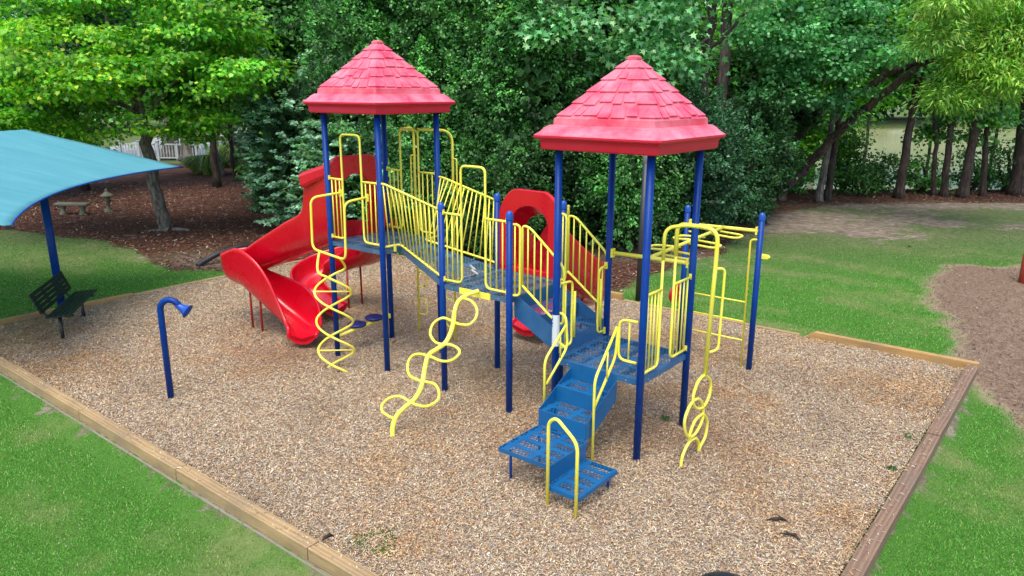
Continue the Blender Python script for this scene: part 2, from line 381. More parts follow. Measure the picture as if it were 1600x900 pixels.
# ---- roofs
def roof(cx, cy, zl, seed):
    """zl: height of the widest lip"""
    def ring(a, z): return [(cx-a, cy-a, z), (cx+a, cy-a, z), (cx+a, cy+a, z), (cx-a, cy+a, z)]
    def skin(b, prof):
        vs = []; 
        for a, z in prof: vs += ring(a, z)
        fs = [(i*4+k, i*4+(k+1) % 4, i*4+4+(k+1) % 4, i*4+4+k) for i in range(len(prof)-1) for k in range(4)]
        b.add(vs, fs)
    b = MB(); skin(b, [(0.70, zl-0.10), (0.72, zl-0.165), (0.752, zl-0.165), (0.765, zl-0.150), (0.768, zl-0.12), (0.770, zl-0.08), (0.778, zl-0.055), (0.795, zl-0.040), (0.818, zl-0.034), (0.828, zl-0.022), (0.828, zl)])
    b.build('roof_fascia', REDF, PS, 0.004)
    b = MB(); skin(b, [(0.828, zl+0.0005), (0.822, zl+0.008), (0.79, zl+0.030), (0.760, zl+0.062), (0.745, zl+0.083), (0.741, zl+0.090), (0.728, zl+0.091), (0.724, zl+0.104), (0.708, zl+0.105), (0.704, zl+0.116), (0.665, zl+0.118)])
    o = b.build('roof_ledge', REDT, PS, 0.003)
    b = MB(); rng = random.Random(seed)
    zb, za = zl+0.116, zl+0.90; A0 = 0.655; cap = 0.055
    skin(b, [(A0+0.008, zb-0.004), (A0+0.003, zb+0.075), (A0-0.012, zb+0.083), (cap, za-0.045), (cap+0.008, za-0.04), (cap+0.008, za-0.018), (0.038, za), (0.001, za+0.004)])
    # shingles
    zs0 = zb+0.083; Ht = za-0.045-zs0
    def onface(k, u, t, lift=0.0):
        """u in -1..1 across the face at that height, t 0 bottom..1 top"""
        a = (A0-0.012)*(1-t)+cap*t; z = zs0+Ht*t
        nrm = Vector((0, -Ht, A0-0.012-cap)).normalized() if False else Vector((0, -(Ht), -(0)))
        nn = Vector((0, -Ht, (A0-0.012-cap))).normalized()
        p = Vector((u*(a+lift*0.7), -a, z))+nn*lift
        R = Matrix.Rotation(k*pi/2, 3, 'Z'); q = R @ p
        return (cx+q.x, cy+q.y, q.z)
    rows = 5
    for k in range(4):
        for r in range(rows):
            t1 = 1.0-(r)/rows*1.0; t0 = 1.0-(r+1)/rows
            width = 2*((A0-0.012)*(1-t0)+cap*t0); n = max(2, int(round(width/0.185)))
            cuts = [-1]+sorted([(-1+2*(i+rng.uniform(-0.18, 0.18))/n) for i in range(1, n)])+[1]
            tops = t1 if r else 0.995
            for i in range(n):
                ua, ub = cuts[i], cuts[i+1]; g = 0.013/max(0.1, width)*2
                if i: ua += g
                if i < n-1: ub -= g
                edge = i in (0, n-1)
                ta = t0+(0.035 if r < rows-1 else 0.02)*(1 if edge else rng.choice((0.1, 0.8, 1.7)))+0.006
                lf = 0.018+(0.0 if edge else rng.uniform(-0.002, 0.005))
                tu = min(0.998, tops+0.05) if r else 0.998
                P = [onface(k, ua, ta, lf), onface(k, ub, ta, lf), onface(k, ub, tu, 0.0005), onface(k, ua, tu, 0.0005)]
                Q = [onface(k, ua, ta, -0.004), onface(k, ub, ta, -0.004)]
                b.add(P+Q, [(0, 1, 2, 3), (4, 5, 1, 0), (0, 3, 4), (1, 5, 2)])
    b.build('roof_cone', REDT, PS)
roof(0, 0, 4.13, 3); roof(DB, YB, 3.80, 8)

# ---- spiral climber
b = MB(); hx, hy = -0.07, -1.05
def hel(z, s):
    a = radians(360*(1.77-z)/0.95)+s*pi; u, w = 0.285*cos(a), 0.14*sin(a)
    return (hx+u*cos(-TH)-w*sin(-TH), hy+u*sin(-TH)+w*cos(-TH), z)
for s, q in ((0, (0.13, -1.04, 1.845)), (1, (-0.36, -1.04, 1.885))): b.tube(spline([q]+[hel(z, s) for z in np.linspace(1.64, -0.04, 18)], 5), 0.0185, 10)
for z in (1.29, 0.33): b.tube([hel(z, 0), hel(z, 1)], 0.0115, 8)
hl = fillet([(-0.27, -H-0.02, 2.76), (-0.52, -1.02, 2.70), (-0.54, -1.03, 1.90), (0.27, -1.04, 1.83), (0.28, -1.02, 2.70), (0.33, -H-0.02, 2.74)], 0.12)
b.tube(hl, 0.0185, 10)
b.box((-0.28, -H-0.025, 2.755), (0.045, 0.03, 0.11)); b.box((0.34, -H-0.025, 2.735), (0.045, 0.03, 0.11))
b.build('spiral_climber', YEL, PS)

# ---- balance beam with two discs at the end of the tall tower
b = MB(); b.tube([(-H, -H, 0.33), (-H, H, 0.42)], 0.026, 10); b.box((-H, H-0.06, 0.42), (0.07, 0.03, 0.08)); bb = b.build('balance_beam', YEL, PS)
for y, z in ((-0.15, 0.42), (0.24, 0.45)):
    d = MB(); d.lathe([(0.001, 0.03), (0.14, 0.03), (0.158, 0.02), (0.162, 0), (0.15, -0.022), (0.06, -0.03), (0.03, -0.06)], (-H-0.03, y, z), 28); d.build('balance_disc', DISC, bb)

# ---- climber with two looped poles behind the tall tower
b = MB()
for (sx, x, y, zt) in ((-0.225, -0.53, 1.22, 3.68), (0.185, 0.40, 1.2, 3.66)):
    b.tube(fillet([(x, y, -0.2), (x, y, zt), (sx, H+0.02, 3.69)], 0.22, 8), 0.021, 10)
    d = 1 if x < 0 else -1
    for zc in ((0.45, 0.95, 1.45) if x < 0 else (0.35, 0.85, 1.35)):
        b.tube(fillet([(x, y, zc+0.16), (x+d*0.22, y, zc+0.19), (x+d*0.22, y, zc-0.13), (x, y, zc-0.12)], 0.14, 6), 0.0125, 8)
    b.tube(fillet([(x, y, 3.2), (x+d*0.09*-1, y, 3.2), (x-d*0.09, y, 2.35), (x, y, 2.35)], 0.06), 0.0125, 8)
b.build('loop_pole_climber', YEL, PS)

# ---- wavy loop climber in front of the middle deck
MAINP = [(2.58,-0.66,1.665),(2.48,-0.79,1.62),(2.4,-0.88,1.53),(2.42,-0.98,1.41),(2.49,-1.08,1.3),(2.53,-1.18,1.19),(2.53,-1.28,1.08),(2.44,-1.35,0.99),(2.36,-1.43,0.91),(2.39,-1.52,0.81),(2.47,-1.65,0.67),(2.51,-1.74,0.57),(2.49,-1.84,0.45),(2.4,-1.94,0.34),(2.35,-2.03,0.24),(2.37,-2.12,0.12),(2.42,-2.17,-0.1)]
LOOPP = [(2.45,-0.84,1.58),(2.61,-0.85,1.57),(2.75,-0.9,1.5),(2.8,-0.98,1.4),(2.75,-1.06,1.32),(2.59,-1.08,1.3),(2.47,-1.07,1.31),(2.28,-1.06,1.32),(2.17,-1.13,1.24),(2.2,-1.23,1.13),(2.33,-1.29,1.06),(2.46,-1.3,1.05),(2.63,-1.28,1.07),(2.78,-1.3,1.05),(2.83,-1.35,1.0),(2.75,-1.42,0.92),(2.6,-1.45,0.89),(2.41,-1.44,0.9),(2.19,-1.44,0.89),(2.09,-1.49,0.84),(2.1,-1.57,0.75),(2.21,-1.65,0.66),(2.38,-1.67,0.64),(2.52,-1.67,0.65),(2.69,-1.66,0.65),(2.82,-1.72,0.59),(2.85,-1.79,0.51),(2.74,-1.86,0.43),(2.57,-1.88,0.41),(2.42,-1.87,0.42),(2.23,-1.86,0.43),(2.09,-1.91,0.38),(2.03,-1.99,0.29),(2.11,-2.04,0.23),(2.34,-2.06,0.21)]
b = MB(); b.tube(spline(MAINP, 5), 0.031, 14); b.tube(spline(LOOPP, 5), 0.0185, 10)
b.box((2.47, -H-0.012, ZM-0.04), (0.56, 0.018, 0.085)); b.build('wavy_loop_climber', YEL, PS)

# ---- stairs from the middle deck down to the low tower
b = MB()
for i, (xa, xb, z) in enumerate(((DM+H, 3.46, 1.43), (3.46, DB-H-0.01, 1.225))):
    perfsheet(b, [(xa+0.008, -0.496, z), (xb, -0.496, z), (xb, 0.44, z), (xa+0.008, 0.44, z)])
    b.box((xb+0.003, -0.03, z-0.098), (0.006, 0.93, 0.198)); b.box((xa+0.011, -0.03, z+0.1), (0.006, 0.93, 0.19))
for y in (-0.505, 0.445):
    b.prism([(DM+H, y, 1.645), (DM+H+0.08, y, 1.645), (DB-H-0.005, y, 1.24), (DB-H-0.005, y, 1.025), (3.78, y, 1.0), (DM+H, y, 1.36)], (0, 0.008, 0))
b.build('stair', DECKB, PS)
for s, y in ((-1, -0.55), (1, 0.5)):
    b = MB(); e = 0.0 if s < 0 else -0.02
    tp = fillet([(3.24, y, 1.83), (3.24, y, 2.63), (3.36, y, 2.61), (3.90+e, y, 2.17), (3.90+e, y, 1.40), (3.72, y, 1.48), (3.24, y, 1.83)], 0.09)
    b.tube(tp, RB, 10)
    for k in range(5):
        x = 3.33+k*0.105; b.tube([(x, y, 2.62-max(0, x-3.36)*0.81), (x, y, 1.83-(x-3.24)*0.72)], RI, 8)
    # short closing panel at the deck post
    b.tube(fillet([(DM+H, y+s*0.04, 2.63), (DM+H+0.13, y, 2.63), (DM+H+0.13, y, 1.68), (DM+H, y+s*0.04, 1.68)], 0.07), RB, 10)
    b.tube([(DM+H+0.06, y+s*0.02, 2.63), (DM+H+0.06, y+s*0.02, 1.68)], RI, 8)
    b.build('stair_rail', YEL, PS)
# closing panels beside the stairs at the low tower
for (ya, yb, zt, zb) in ((-0.66, -0.36, 1.98, 1.12), (0.44, 0.27, 2.02, 1.10)):
    b = MB(); x = DB-H
    b.tube(fillet([(x, ya, zt), (x, yb, zt-0.02), (x, yb, zb), (x, ya, zb)], 0.08), RB, 10)
    b.tube([(x, (ya+yb)/2, zt), (x, (ya+yb)/2, zb)], RI, 8); b.tube([(x+0.04, yb, zt-0.15), (x+0.04, yb, zb+0.1)], RB, 8)
    b.box((x, ya, zt), (0.04, 0.03, 0.09)); b.box((x, ya, zb), (0.04, 0.03, 0.09)); b.build('closing_panel', YEL, PS)
b = MB(); b.tube(fillet([(DM+H+0.03, 0.64, 2.5), (DM+H+0.03, 0.69, 2.75), (DM+H+0.03, 0.69, 1.75), (DM+H+0.03, 0.64, 1.75)], 0.04), RB, 8); b.build('grip_rail', YEL, PS)
# white notice on the post
b = MB(); b.tube([(DB-H, YB-H, 1.19), (DB-H, YB-H, 1.60)], PR_+0.003, 20, cap=False); lb = b.build('warning_label', LABELW, PS)
for z, hh, w in ((1.54, 0.03, 0.03), (1.49, 0.02, 0.045), (1.45, 0.012, 0.04)):
    for a in (-2.2,): b = MB(); b.box((DB-H+(PR_+0.004)*cos(a), YB-H+(PR_+0.004)*sin(a), z), (w, 0.002, hh), rz=a+pi/2); b.build('label_mark', BLUCAP, lb)

# ---- front steps with side landing
b = MB(); xa, xb = 4.14, 4.81; yf = YB-H
b.box(((xa+xb)/2, yf-0.004, ZB-0.11), (xb-xa, 0.006, 0.21))
for (y0_, y1_, z) in ((yf, yf-0.31, 0.81), (yf-0.31, yf-0.66, 0.61)):
    perfsheet(b, [(xa+0.005, y1_, z), (xb-0.005, y1_, z), (xb-0.005, y0_-0.008, z), (xa+0.005, y0_-0.008, z)])
    b.box(((xa+xb)/2, y1_-0.003, z-0.098), (xb-xa, 0.006, 0.196))
for x in (xa-0.004, xb-0.004):
    b.prism([(x, yf, ZB-0.07), (x, yf, ZB-0.33), (x, yf-0.52, 0.41), (x, yf-0.66, 0.41), (x, yf-0.66, 0.615)], (0.008, 0, 0))
b.build('front_steps', STEPB, PS)
b = MB()
for (xc0, xc1, yc0, yc1, z) in ((4.13, 4.83, yf-0.66, yf-1.40, 0.40), (4.856, 5.26, yf-0.70, yf-1.46, 0.20)):
    perfsheet(b, [(xc0, yc1, z), (xc1, yc1, z), (xc1, yc0, z), (xc0, yc0, z)])
    for x in (xc0-0.003, xc1+0.003): b.box((x, (yc0+yc1)/2, z-0.024), (0.006, yc0-yc1, 0.05))
    for y in (yc0+0.003, yc1-0.003): b.box(((xc0+xc1)/2, y, z-0.024), (xc1-xc0+0.012, 0.006, 0.05))
b.box((4.842, yf-1.06, 0.30), (0.008, 0.73, 0.20))
st = b.build('side_landing', STEPB, PS)
for p, z in (((4.22, yf-1.30), 0.36), ((5.20, yf-0.78), 0.16), ((4.22, yf-0.75), 0.36)): b = MB(); b.tube([(p[0], p[1], -0.1), (p[0], p[1], z)], 0.016, 8); b.build('landing_leg', BLU, st)
# handrails of the steps
b = MB(); x = 4.10
b.tube(fillet([(x-0.17, yf+0.03, 1.62), (x-0.02, yf+0.10-0.14, 1.62), (x, yf-0.02, 1.22), (x, yf-0.46, 0.86)], 0.10), RB, 10)
b.tube(fillet([(x-0.02, yf-0.04, 1.50), (x, yf-0.50, 1.18), (x, yf-0.50, 0.44)], 0.10), RB, 10)
b.tube([(x-0.01, yf-0.17, 1.42), (x, yf-0.17, 1.12)], RI, 8); b.tube([(x-0.17, yf+0.03, 1.24), (x-0.01, yf-0.04, 1.20)], RB, 8)
b.build('handrail', YEL, PS)
b = MB(); x = 4.84
b.tube(fillet([(x+0.22, yf, 1.72), (x-0.02, yf-0.01, 1.72), (x-0.02, yf-0.01, 1.22), (x+0.22, yf, 1.22)], 0.10), RB, 10); b.tube([(x+0.11, yf, 1.72), (x+0.11, yf, 1.22)], RI, 8)
b.tube(fillet([(x-0.04, yf-0.03, 1.62), (x, yf-0.55, 1.13), (x, yf-0.55, -0.1)], 0.10), RB, 10)
b.tube(fillet([(x-0.03, yf-0.02, 1.60), (x-0.04, yf-0.04, 1.25), (x, yf-0.55, 0.78)], 0.10), RB, 10); b.tube([(x-0.01, yf-0.27, 1.38), (x-0.01, yf-0.27, 1.02)], RI, 8)
b.build('handrail', YEL, PS)
b = MB(); b.tube(fillet([(4.875, -2.20, -0.1), (4.875, -2.20, 0.96), (4.98, -2.21, 1.04), (5.265, -2.235, 0.84), (5.265, -2.235, -0.1)], 0.10), RB*1.15, 10); b.build('handrail', YEL, PS)

# ---- arch and ring climber at the right end
b = MB(); X = DB+H
b.tube(fillet([(X, YB-0.20, 2.4), (X, YB-0.20, 2.78), (X+0.18, YB+0.0, 2.80), (X+0.30, YB+0.08, 2.78)], 0.12), 0.021, 10)
b.tube(fillet([(X, YB+0.12, 2.4), (X, YB+0.12, 2.78), (X+0.2, YB+0.13, 2.78), (5.62, 0.05, 2.76), (5.62, 0.05, 2.4), (5.62, -0.03, 1.0)], 0.16, 8), 0.026, 12)
b.tube(fillet([(5.62, 0.05, 2.30), (5.70, 0.14, 2.30), (5.70, 0.12, 1.30), (5.62, 0.0, 1.28)], 0.07), 0.0165, 8)
def rg(l): return [Vector((5.62, y, z)) for y, z in l]
b.tube(spline(rg([(-0.04, 1.0), (-0.20, 0.98), (-0.31, 0.86), (-0.30, 0.72), (-0.16, 0.61), (0.02, 0.59), (0.15, 0.69), (0.15, 0.87)]), 5, True), 0.0185, 10, closed=True)
b.tube(spline(rg([(-0.19, 0.75), (-0.38, 0.74), (-0.51, 0.60), (-0.47, 0.42), (-0.32, 0.30), (-0.13, 0.32), (0.0, 0.45), (-0.04, 0.63)]), 5, True), 0.0185, 10, closed=True)
b.tube(spline(rg([(0.0, 0.50), (-0.22, 0.48), (-0.35, 0.34), (-0.33, 0.26)]), 5), 0.0185, 10); b.tube(spline(rg([(0.0, 0.50), (0.14, 0.34), (0.12, 0.15), (-0.02, 0.05), (-0.06, -0.06)]), 5), 0.0185, 10)
b.tube(spline(rg([(-0.54, -0.08), (-0.51, 0.12), (-0.36, 0.24), (-0.18, 0.23), (-0.07, 0.12), (-0.06, -0.06)]), 5), 0.0185, 10)
b.build('ring_climber', YEL, PS)

# ---- overhead loop ladder
zb_ = 2.20; b = MB()
b.tube([(DB-H, YB+H, 2.19), (DB+H, YB+H, 2.21)], 0.027, 12); b.tube([(EXX, LY_, 2.22), (KX, LY_, 2.24)], 0.027, 12)
b.tube([(4.55, YB+H, 2.22), (4.42, LY_, 2.24)], 0.024, 12)
for y, d, xt in ((2.75, 1, 4.76), (2.15, -1, 4.05), (1.85, 1, 4.83), (1.25, -1, 4.14), (0.95, 1, 4.90)):
    xc = 4.55-(y-0.5)*0.05; xt = xc+d*0.40
    b.tube(fillet([(xc, y-0.15, zb_-0.0), (xt, y-0.15, zb_-0.02), (xt, y+0.15, zb_-0.02), (xc, y+0.15, zb_)], 0.12, 6), 0.0165, 8)
for x, y, z in ((DB-H+0.06, YB+H, 2.19), (DB+H-0.06, YB+H, 2.21), (EXX+0.06, LY_, 2.24), (KX-0.06, LY_, 2.24)): b.box((x, y, z), (0.03, 0.07, 0.12))
b.build('overhead_loop_ladder', YEL, PS)
b = MB()
b.tube(fillet([(KX, LY_, 2.10), (4.86, LY_, 2.10), (4.88, LY_, -0.2)], 0.08), 0.0165, 8)
b.tube(fillet([(EXX, LY_, 2.10), (3.92, LY_, 2.10), (3.92, LY_, -0.2)], 0.08), 0.0165, 8)
for z in (1.09, 0.77, 0.46): b.tube([(3.92, LY_, z), (4.88, LY_, z)], 0.0135, 8)
b.build('rung_ladder', YEL, PS)
b = MB(); b.prism([(KX+0.03, LY_, 1.89), (KX+0.14, LY_, 1.88), (KX+0.17, LY_, 1.85), (KX+0.14, LY_, 1.815), (KX+0.03, LY_, 1.81)], (0, 0.05, 0)); b.build('foot_paddle', YEL, PS, 0.008)
b = MB(); b.lathe([(0.001, 0.02), (0.06, 0.03), (0.13, 0.02), (0.17, 0.0), (0.17, -0.02), (0.10, -0.03), (0.001, -0.03)], (EXX-0.12, LY_-0.02, 1.03), 24, (-0.93, 0.2, 0.1)); b.tube([(EXX, LY_, 1.03), (EXX-0.1, LY_-0.02, 1.03)], 0.02, 8)
b.build('spinner_wheel', RED, PS)

# ---- slides
def chute(name, P, mat=RED, th=0.045):
    """P rows: x,y,z(floor), width, left wall height, right wall height, bank"""
    Q = spline([tuple(p) for p in P], 8); Q = [np.array(q, float) for q in Q]; b = MB(); N = len(Q); rows = []
    for i in range(N):
        a, c = Q[max(0, i-1)], Q[min(N-1, i+1)]; d = Vector((c[0]-a[0], c[1]-a[1], 0)).normalized(); L = Vector((-d.y, d.x, 0)); U = Vector((0, 0, 1))
        x, y, z, w, hl_, hr_, bk = Q[i]; h = w/2; c0 = Vector((x, y, z))
        prof = []
        def wall(s, hh):
            l = [(s*h*0.35, 0.0), (s*h*0.64, 0.032), (s*h*0.86, 0.11 if hh > 0.2 else hh*0.5), (s*h*0.98, hh*0.62), (s*h*1.0, hh)]
            return l
        lf, rt = wall(1, hl_), wall(-1, hr_)
        inner = lf[::-1]+[(0, -0.01)]+rt
        rim = 0.045
        outer = [(-h*1.0-rim*0.5, hr_+0.018), (-h*1.0-rim-0.01, hr_), (-h*1.0-rim-0.012, hr_-0.05), (-h*1.0-th, hr_*0.72), (-h*0.95-th, 0.08), (-h*0.72, -0.02), (-h*0.4, -0.055), (h*0.4, -0.055), (h*0.72, -0.02), (h*0.95+th, 0.08), (h*1.0+th, hl_*0.72), (h*1.0+rim+0.012, hl_-0.05), (h*1.0+rim+0.01, hl_), (h*1.0+rim*0.5, hl_+0.018)]
        for l, u in inner+outer: rows.append(c0+L*l+U*(u+bk*l))
        n = len(inner)+len(outer)
    fs = [(i*n+k, i*n+(k+1) % n, (i+1)*n+(k+1) % n, (i+1)*n+k) for i in range(N-1) for k in range(n)]
    b.add(rows, fs, True)
    b.add(rows[:n], [tuple(range(n))]); b.add(rows[-n:], [tuple(range(n))[::-1]])
    o = b.build(name, mat, PS)
    s = o.modifiers.new('sub', 'SUBSURF'); s.levels = 1; s.render_levels = 1
    return o
def hood(name, f, w, z0, zt, ow, oz0, ozt, depth=0.07, rise=0.16, r=0.22):
    """flat moulded panel with a rounded top and an arched opening. f(s,d,z)->point; s across, d outwards"""
    b = MB(); n = 28; out = []; inn = []
    for i in range(n+1):
        a = pi*i/n
        cx_ = (w/2-r)*(1 if a < pi/2 else -1); 
        zz = zt-r+r*sin(a) + rise*(1-(abs((w/2)*cos(a))/(w/2))**2)
        out.append((cx_+r*cos(a) if True else 0, zz))
        inn.append((ow/2*cos(a), ozt-ow/2*0.9+ow/2*0.9*sin(a)))
    out = [(w/2, z0)]+out+[(-w/2, z0)]; inn = [(ow/2, oz0)]+inn+[(-ow/2, oz0)]
    m = len(out); vs = []
    for d, g in ((0, 0), (depth, 0)):
        vs += [f(s, d, z) for s, z in out]+[f(s, d, z) for s, z in inn]
    fs = []
    for i in range(m-1):
        fs.append((i, i+1, m+i+1, m+i)); fs.append((2*m+i, 3*m+i, 3*m+i+1, 2*m+i+1))
        fs.append((i, 2*m+i, 2*m+i+1, i+1)); fs.append((m+i, m+i+1, 3*m+i+1, 3*m+i))
    b.add(vs, fs)
    if oz0-z0 > 0.03: b.add([f(-w/2, 0, z0), f(w/2, 0, z0), f(w/2, 0, oz0), f(-w/2, 0, oz0), f(-w/2, depth, z0), f(w/2, depth, z0), f(w/2, depth, oz0), f(-w/2, depth, oz0)], [(0, 1, 2, 3), (7, 6, 5, 4), (3, 2, 6, 7)])
    return b
# double slide at the end of the tall tower
s1 = chute('slide_chute', [(-0.66,-0.22,1.93,0.56,1.10,0.25,0), (-1.0,-0.22,1.86,0.56,1.10,0.28,0), (-1.30,-0.22,1.76,0.56,1.04,0.30,0), (-1.44,-0.22,1.70,0.56,0.64,0.32,0), (-2.0,-0.22,1.50,0.56,0.58,0.36,-0.03), (-2.55,-0.24,1.27,0.56,0.54,0.40,-0.03), (-3.10,-0.28,1.08,0.50,0.46,0.44,0),
    (-3.52,-0.42,0.98,0.42,0.36,0.40,0), (-3.54,-0.60,0.90,0.38,0.30,0.46,0), (-3.12,-0.60,0.83,0.40,0.30,0.70,0), (-2.72,-0.55,0.64,0.46,0.40,0.80,0), (-2.36,-0.48,0.42,0.50,0.54,0.72,0), (-2.04,-0.44,0.27,0.52,0.60,0.42,0), (-1.76,-0.47,0.18,0.54,0.48,0.26,0), (-1.50,-0.60,0.14,0.50,0.26,0.18,0), (-1.34,-0.78,0.13,0.42,0.11,0.11,0)])
s1b = chute('slide_chute', [(-0.66,0.24,1.93,0.50,0.25,0.70,0), (-1.0,0.55,1.78,0.52,0.28,0.62,0), (-1.5,1.15,1.40,0.56,0.3,0.5,0.05), (-2.1,1.50,1.05,0.58,0.34,0.48,0.1), (-2.75,1.50,0.82,0.58,0.34,0.48,0.12), (-3.2,1.10,0.62,0.58,0.3,0.46,0.12), (-3.15,0.72,0.42,0.56,0.25,0.42,0.1), (-2.7,0.62,0.22,0.56,0.22,0.3,0.05), (-2.2,0.66,0.15,0.52,0.12,0.12,0)])
hb = hood('slide_hood', lambda s, d, z: (-H-0.01-d, s-0.04, z), 1.06, ZA+0.0, 3.24, 0.58, ZA+0.01, 2.98, rise=0.04)
hb.build('slide_hood', RED, PS, 0.015)
# covered shoulder of the near lane
b = MB(); b.prism([(-0.68, -0.58, 3.18), (-0.70, -0.58, 2.95), (-1.30, -0.66, 2.72), (-1.34, -0.66, 2.98)], (0.0, 0.30, 0.03)); b.build('hood_shoulder', RED, PS, 0.06)
for p, z in (((-3.01, -0.66), 0.95), ((-2.67, -0.68), 1.05)): b = MB(); b.tube([(p[0], p[1], -0.1), (p[0], p[1], z)], 0.021, 10); b.build('slide_leg', REDP, s1)
for p, z in (((-2.66, 1.32), 0.78), ((-2.70, 1.70), 0.92)): b = MB(); b.tube([(p[0], p[1], -0.1), (p[0], p[1], z)], 0.021, 10); b.build('slide_leg', REDP, s1b)
# slide of the middle deck
s2 = chute('slide_chute', [(2.46,0.66,1.62,0.66,0.85,0.85,0), (2.48,0.95,1.56,0.66,0.72,0.80,0), (2.50,1.4,1.36,0.66,0.40,0.66,0), (2.50,1.95,1.08,0.66,0.34,0.60,0.06), (2.35,2.45,0.82,0.66,0.3,0.56,0.1), (1.95,2.70,0.58,0.64,0.26,0.52,0.1), (1.58,2.50,0.36,0.62,0.22,0.44,0.08), (1.42,2.15,0.20,0.62,0.2,0.3,0.03), (1.38,1.90,0.17,0.58,0.1,0.1,0)])
hb = hood('slide_hood', lambda s, d, z: (DM+s, H+0.0+d, z), 1.16, ZM, 2.80, 0.68, ZM+0.08, 2.66, rise=0.10, r=0.36)
hb.build('slide_hood', RED, PS, 0.015)
# moulded hood behind the opening, with its own window
b = MB(); n = 16; vs = []; K = 4
for j in range(K):
    d = j*0.08; sc_ = 1.0-0.05*j
    for i in range(n+1):
        a = pi*i/n; vs.append((DM+0.35*sc_*cos(a), H+0.06+d, 2.33+0.33*sc_*sin(a)-0.035*j))
b.add(vs, [(j*(n+1)+i, j*(n+1)+i+1, (j+1)*(n+1)+i+1, (j+1)*(n+1)+i) for j in range(K-1) for i in range(0, n)], True)
b.build('hood_tunnel', RED, PS)
for x, y, z in ((2.32, 2.3, 0.85), (2.62, 2.3, 0.95)): b = MB(); b.tube([(x, y, -0.1), (x, y, z)], 0.021, 10); b.build('slide_leg', REDP, s2)

# ------------------------------------------------------------------ TERRAIN MASKS
def poly_sd(P, X, Y):
    """signed distance (negative inside) to polygon"""
    P = np.array(P); n = len(P); d = np.full(X.shape, 1e9); ins = np.zeros(X.shape, bool)
    for i in range(n):
        a, c = P[i], P[(i+1) % n]; e = c-a; wx, wy = X-a[0], Y-a[1]
        t = np.clip((wx*e[0]+wy*e[1])/(e@e), 0, 1); d = np.minimum(d, np.hypot(wx-t*e[0], wy-t*e[1]))
        cr = ((a[1] > Y) != (c[1] > Y)) & (X < (c[0]-a[0])*(Y-a[1])/((c[1]-a[1]) if c[1] != a[1] else 1e-9)+a[0]); ins ^= cr
    return np.where(ins, -d, d)
def vnoise(X, Y, s, seed=0):
    rs = np.random.RandomState(seed); G_ = rs.rand(64, 64); x, y = X*s, Y*s; xi, yi = np.floor(x).astype(int), np.floor(y).astype(int)
    fx, fy = x-xi, y-yi; fx, fy = fx*fx*(3-2*fx), fy*fy*(3-2*fy); g = lambda a, c: G_[a % 64, c % 64]
    return (g(xi, yi)*(1-fx)+g(xi+1, yi)*fx)*(1-fy)+(g(xi, yi+1)*(1-fx)+g(xi+1, yi+1)*fx)*fy
def fnoise(X, Y, s, seed=0): return sum(vnoise(X, Y, s*2**k, seed+k)*0.5**k for k in range(4))/1.875
BX0, BX1, BY0, BY1 = -6.95, 7.72, -4.26, 5.33
STRAW = [(-60, 24.5), (-16, 23.2), (-13.6, 22.4), (-10.9, 20.9), (-9.3, 18.9), (-8.3, 17.9), (-7.3, 17.9), (-6.6, 17.6), (-4.0, 20.3), (-1.5, 18.7), (0.6, 17.0), (2.1, 15.9), (3.3, 17.6), (5.6, 20.2), (8.0, 24.4), (9.5, 27.0), (12, 29.3), (20, 30.0), (60, 30.5), (60, 37), (-9, 37), (-14, 45), (-60, 47)]
PATHP = [(60, 17.0), (14, 18.9), (11.2, 18.6), (9.9, 17.5), (9.1, 15.9), (8.6, 14.0), (7.7, 12.2), (7.3, 11.0), (7.1, 10.2), (6.9, 9.2), (60, -14)]
def masks(X, Y):
    wob = (fnoise(X, Y, 0.8, 3)-0.5)
    straw = poly_sd(STRAW, X, Y)+wob*0.9; path = poly_sd(PATHP, X, Y)+wob*0.5
    bare = fnoise(X, Y, 0.35, 11)
    # worn grey soil around the far side of the bushes
    worn = np.exp(-((X-9.0)/3.8)**2-((Y-24.6)/2.6)**2)*1.1+np.exp(-((X-12.5)/5.5)**2-((Y-27.0)/1.6)**2)*0.62+np.exp(-((X-15.0)/6)**2-((Y-25.0)/1.2)**2)*0.5+np.exp(-((X-16)/6.5)**2-((Y-29.2)/0.9)**2)*1.0+np.exp(-((X-4.3)/2.0)**2-((Y-20.0)/1.2)**2)+np.exp(-((X+7.3)/1.2)**2-((Y-18.6)/0.7)**2)*0.9+np.exp(-((X+8.6)/1.8)**2-((Y-19.6)/0.9)**2)*0.6
    lx, ly = WL(X, Y); e = np.maximum(np.where(ly < BY0, BY0-0.12-ly, -9), np.where((lx > BX1) & (ly < BY1), lx-BX1-0.14, -9))
    strip = np.where(e > -0.3, np.clip(1.0-np.abs(e)/0.26, 0, 1), 0)*0.55*(Y < 20)
    path = path+(fnoise(X, Y, 3.0, 81)-0.5)*0.5
    return straw, path, np.clip(np.maximum(worn*0.9+(bare-0.5)*1.6*(worn > 0.05), strip), 0, 1.3), wob
def dryness(X, Y):
    lx, ly = WL(X, Y); a = fnoise(lx*0.42+33, ly*1.05+37, 1.05, 71); b_ = fnoise(X+50, Y+50, 2.2, 77)
    return np.clip((a-0.53)*3.6+(b_-0.5)*1.5, 0, 0.8)*0.6
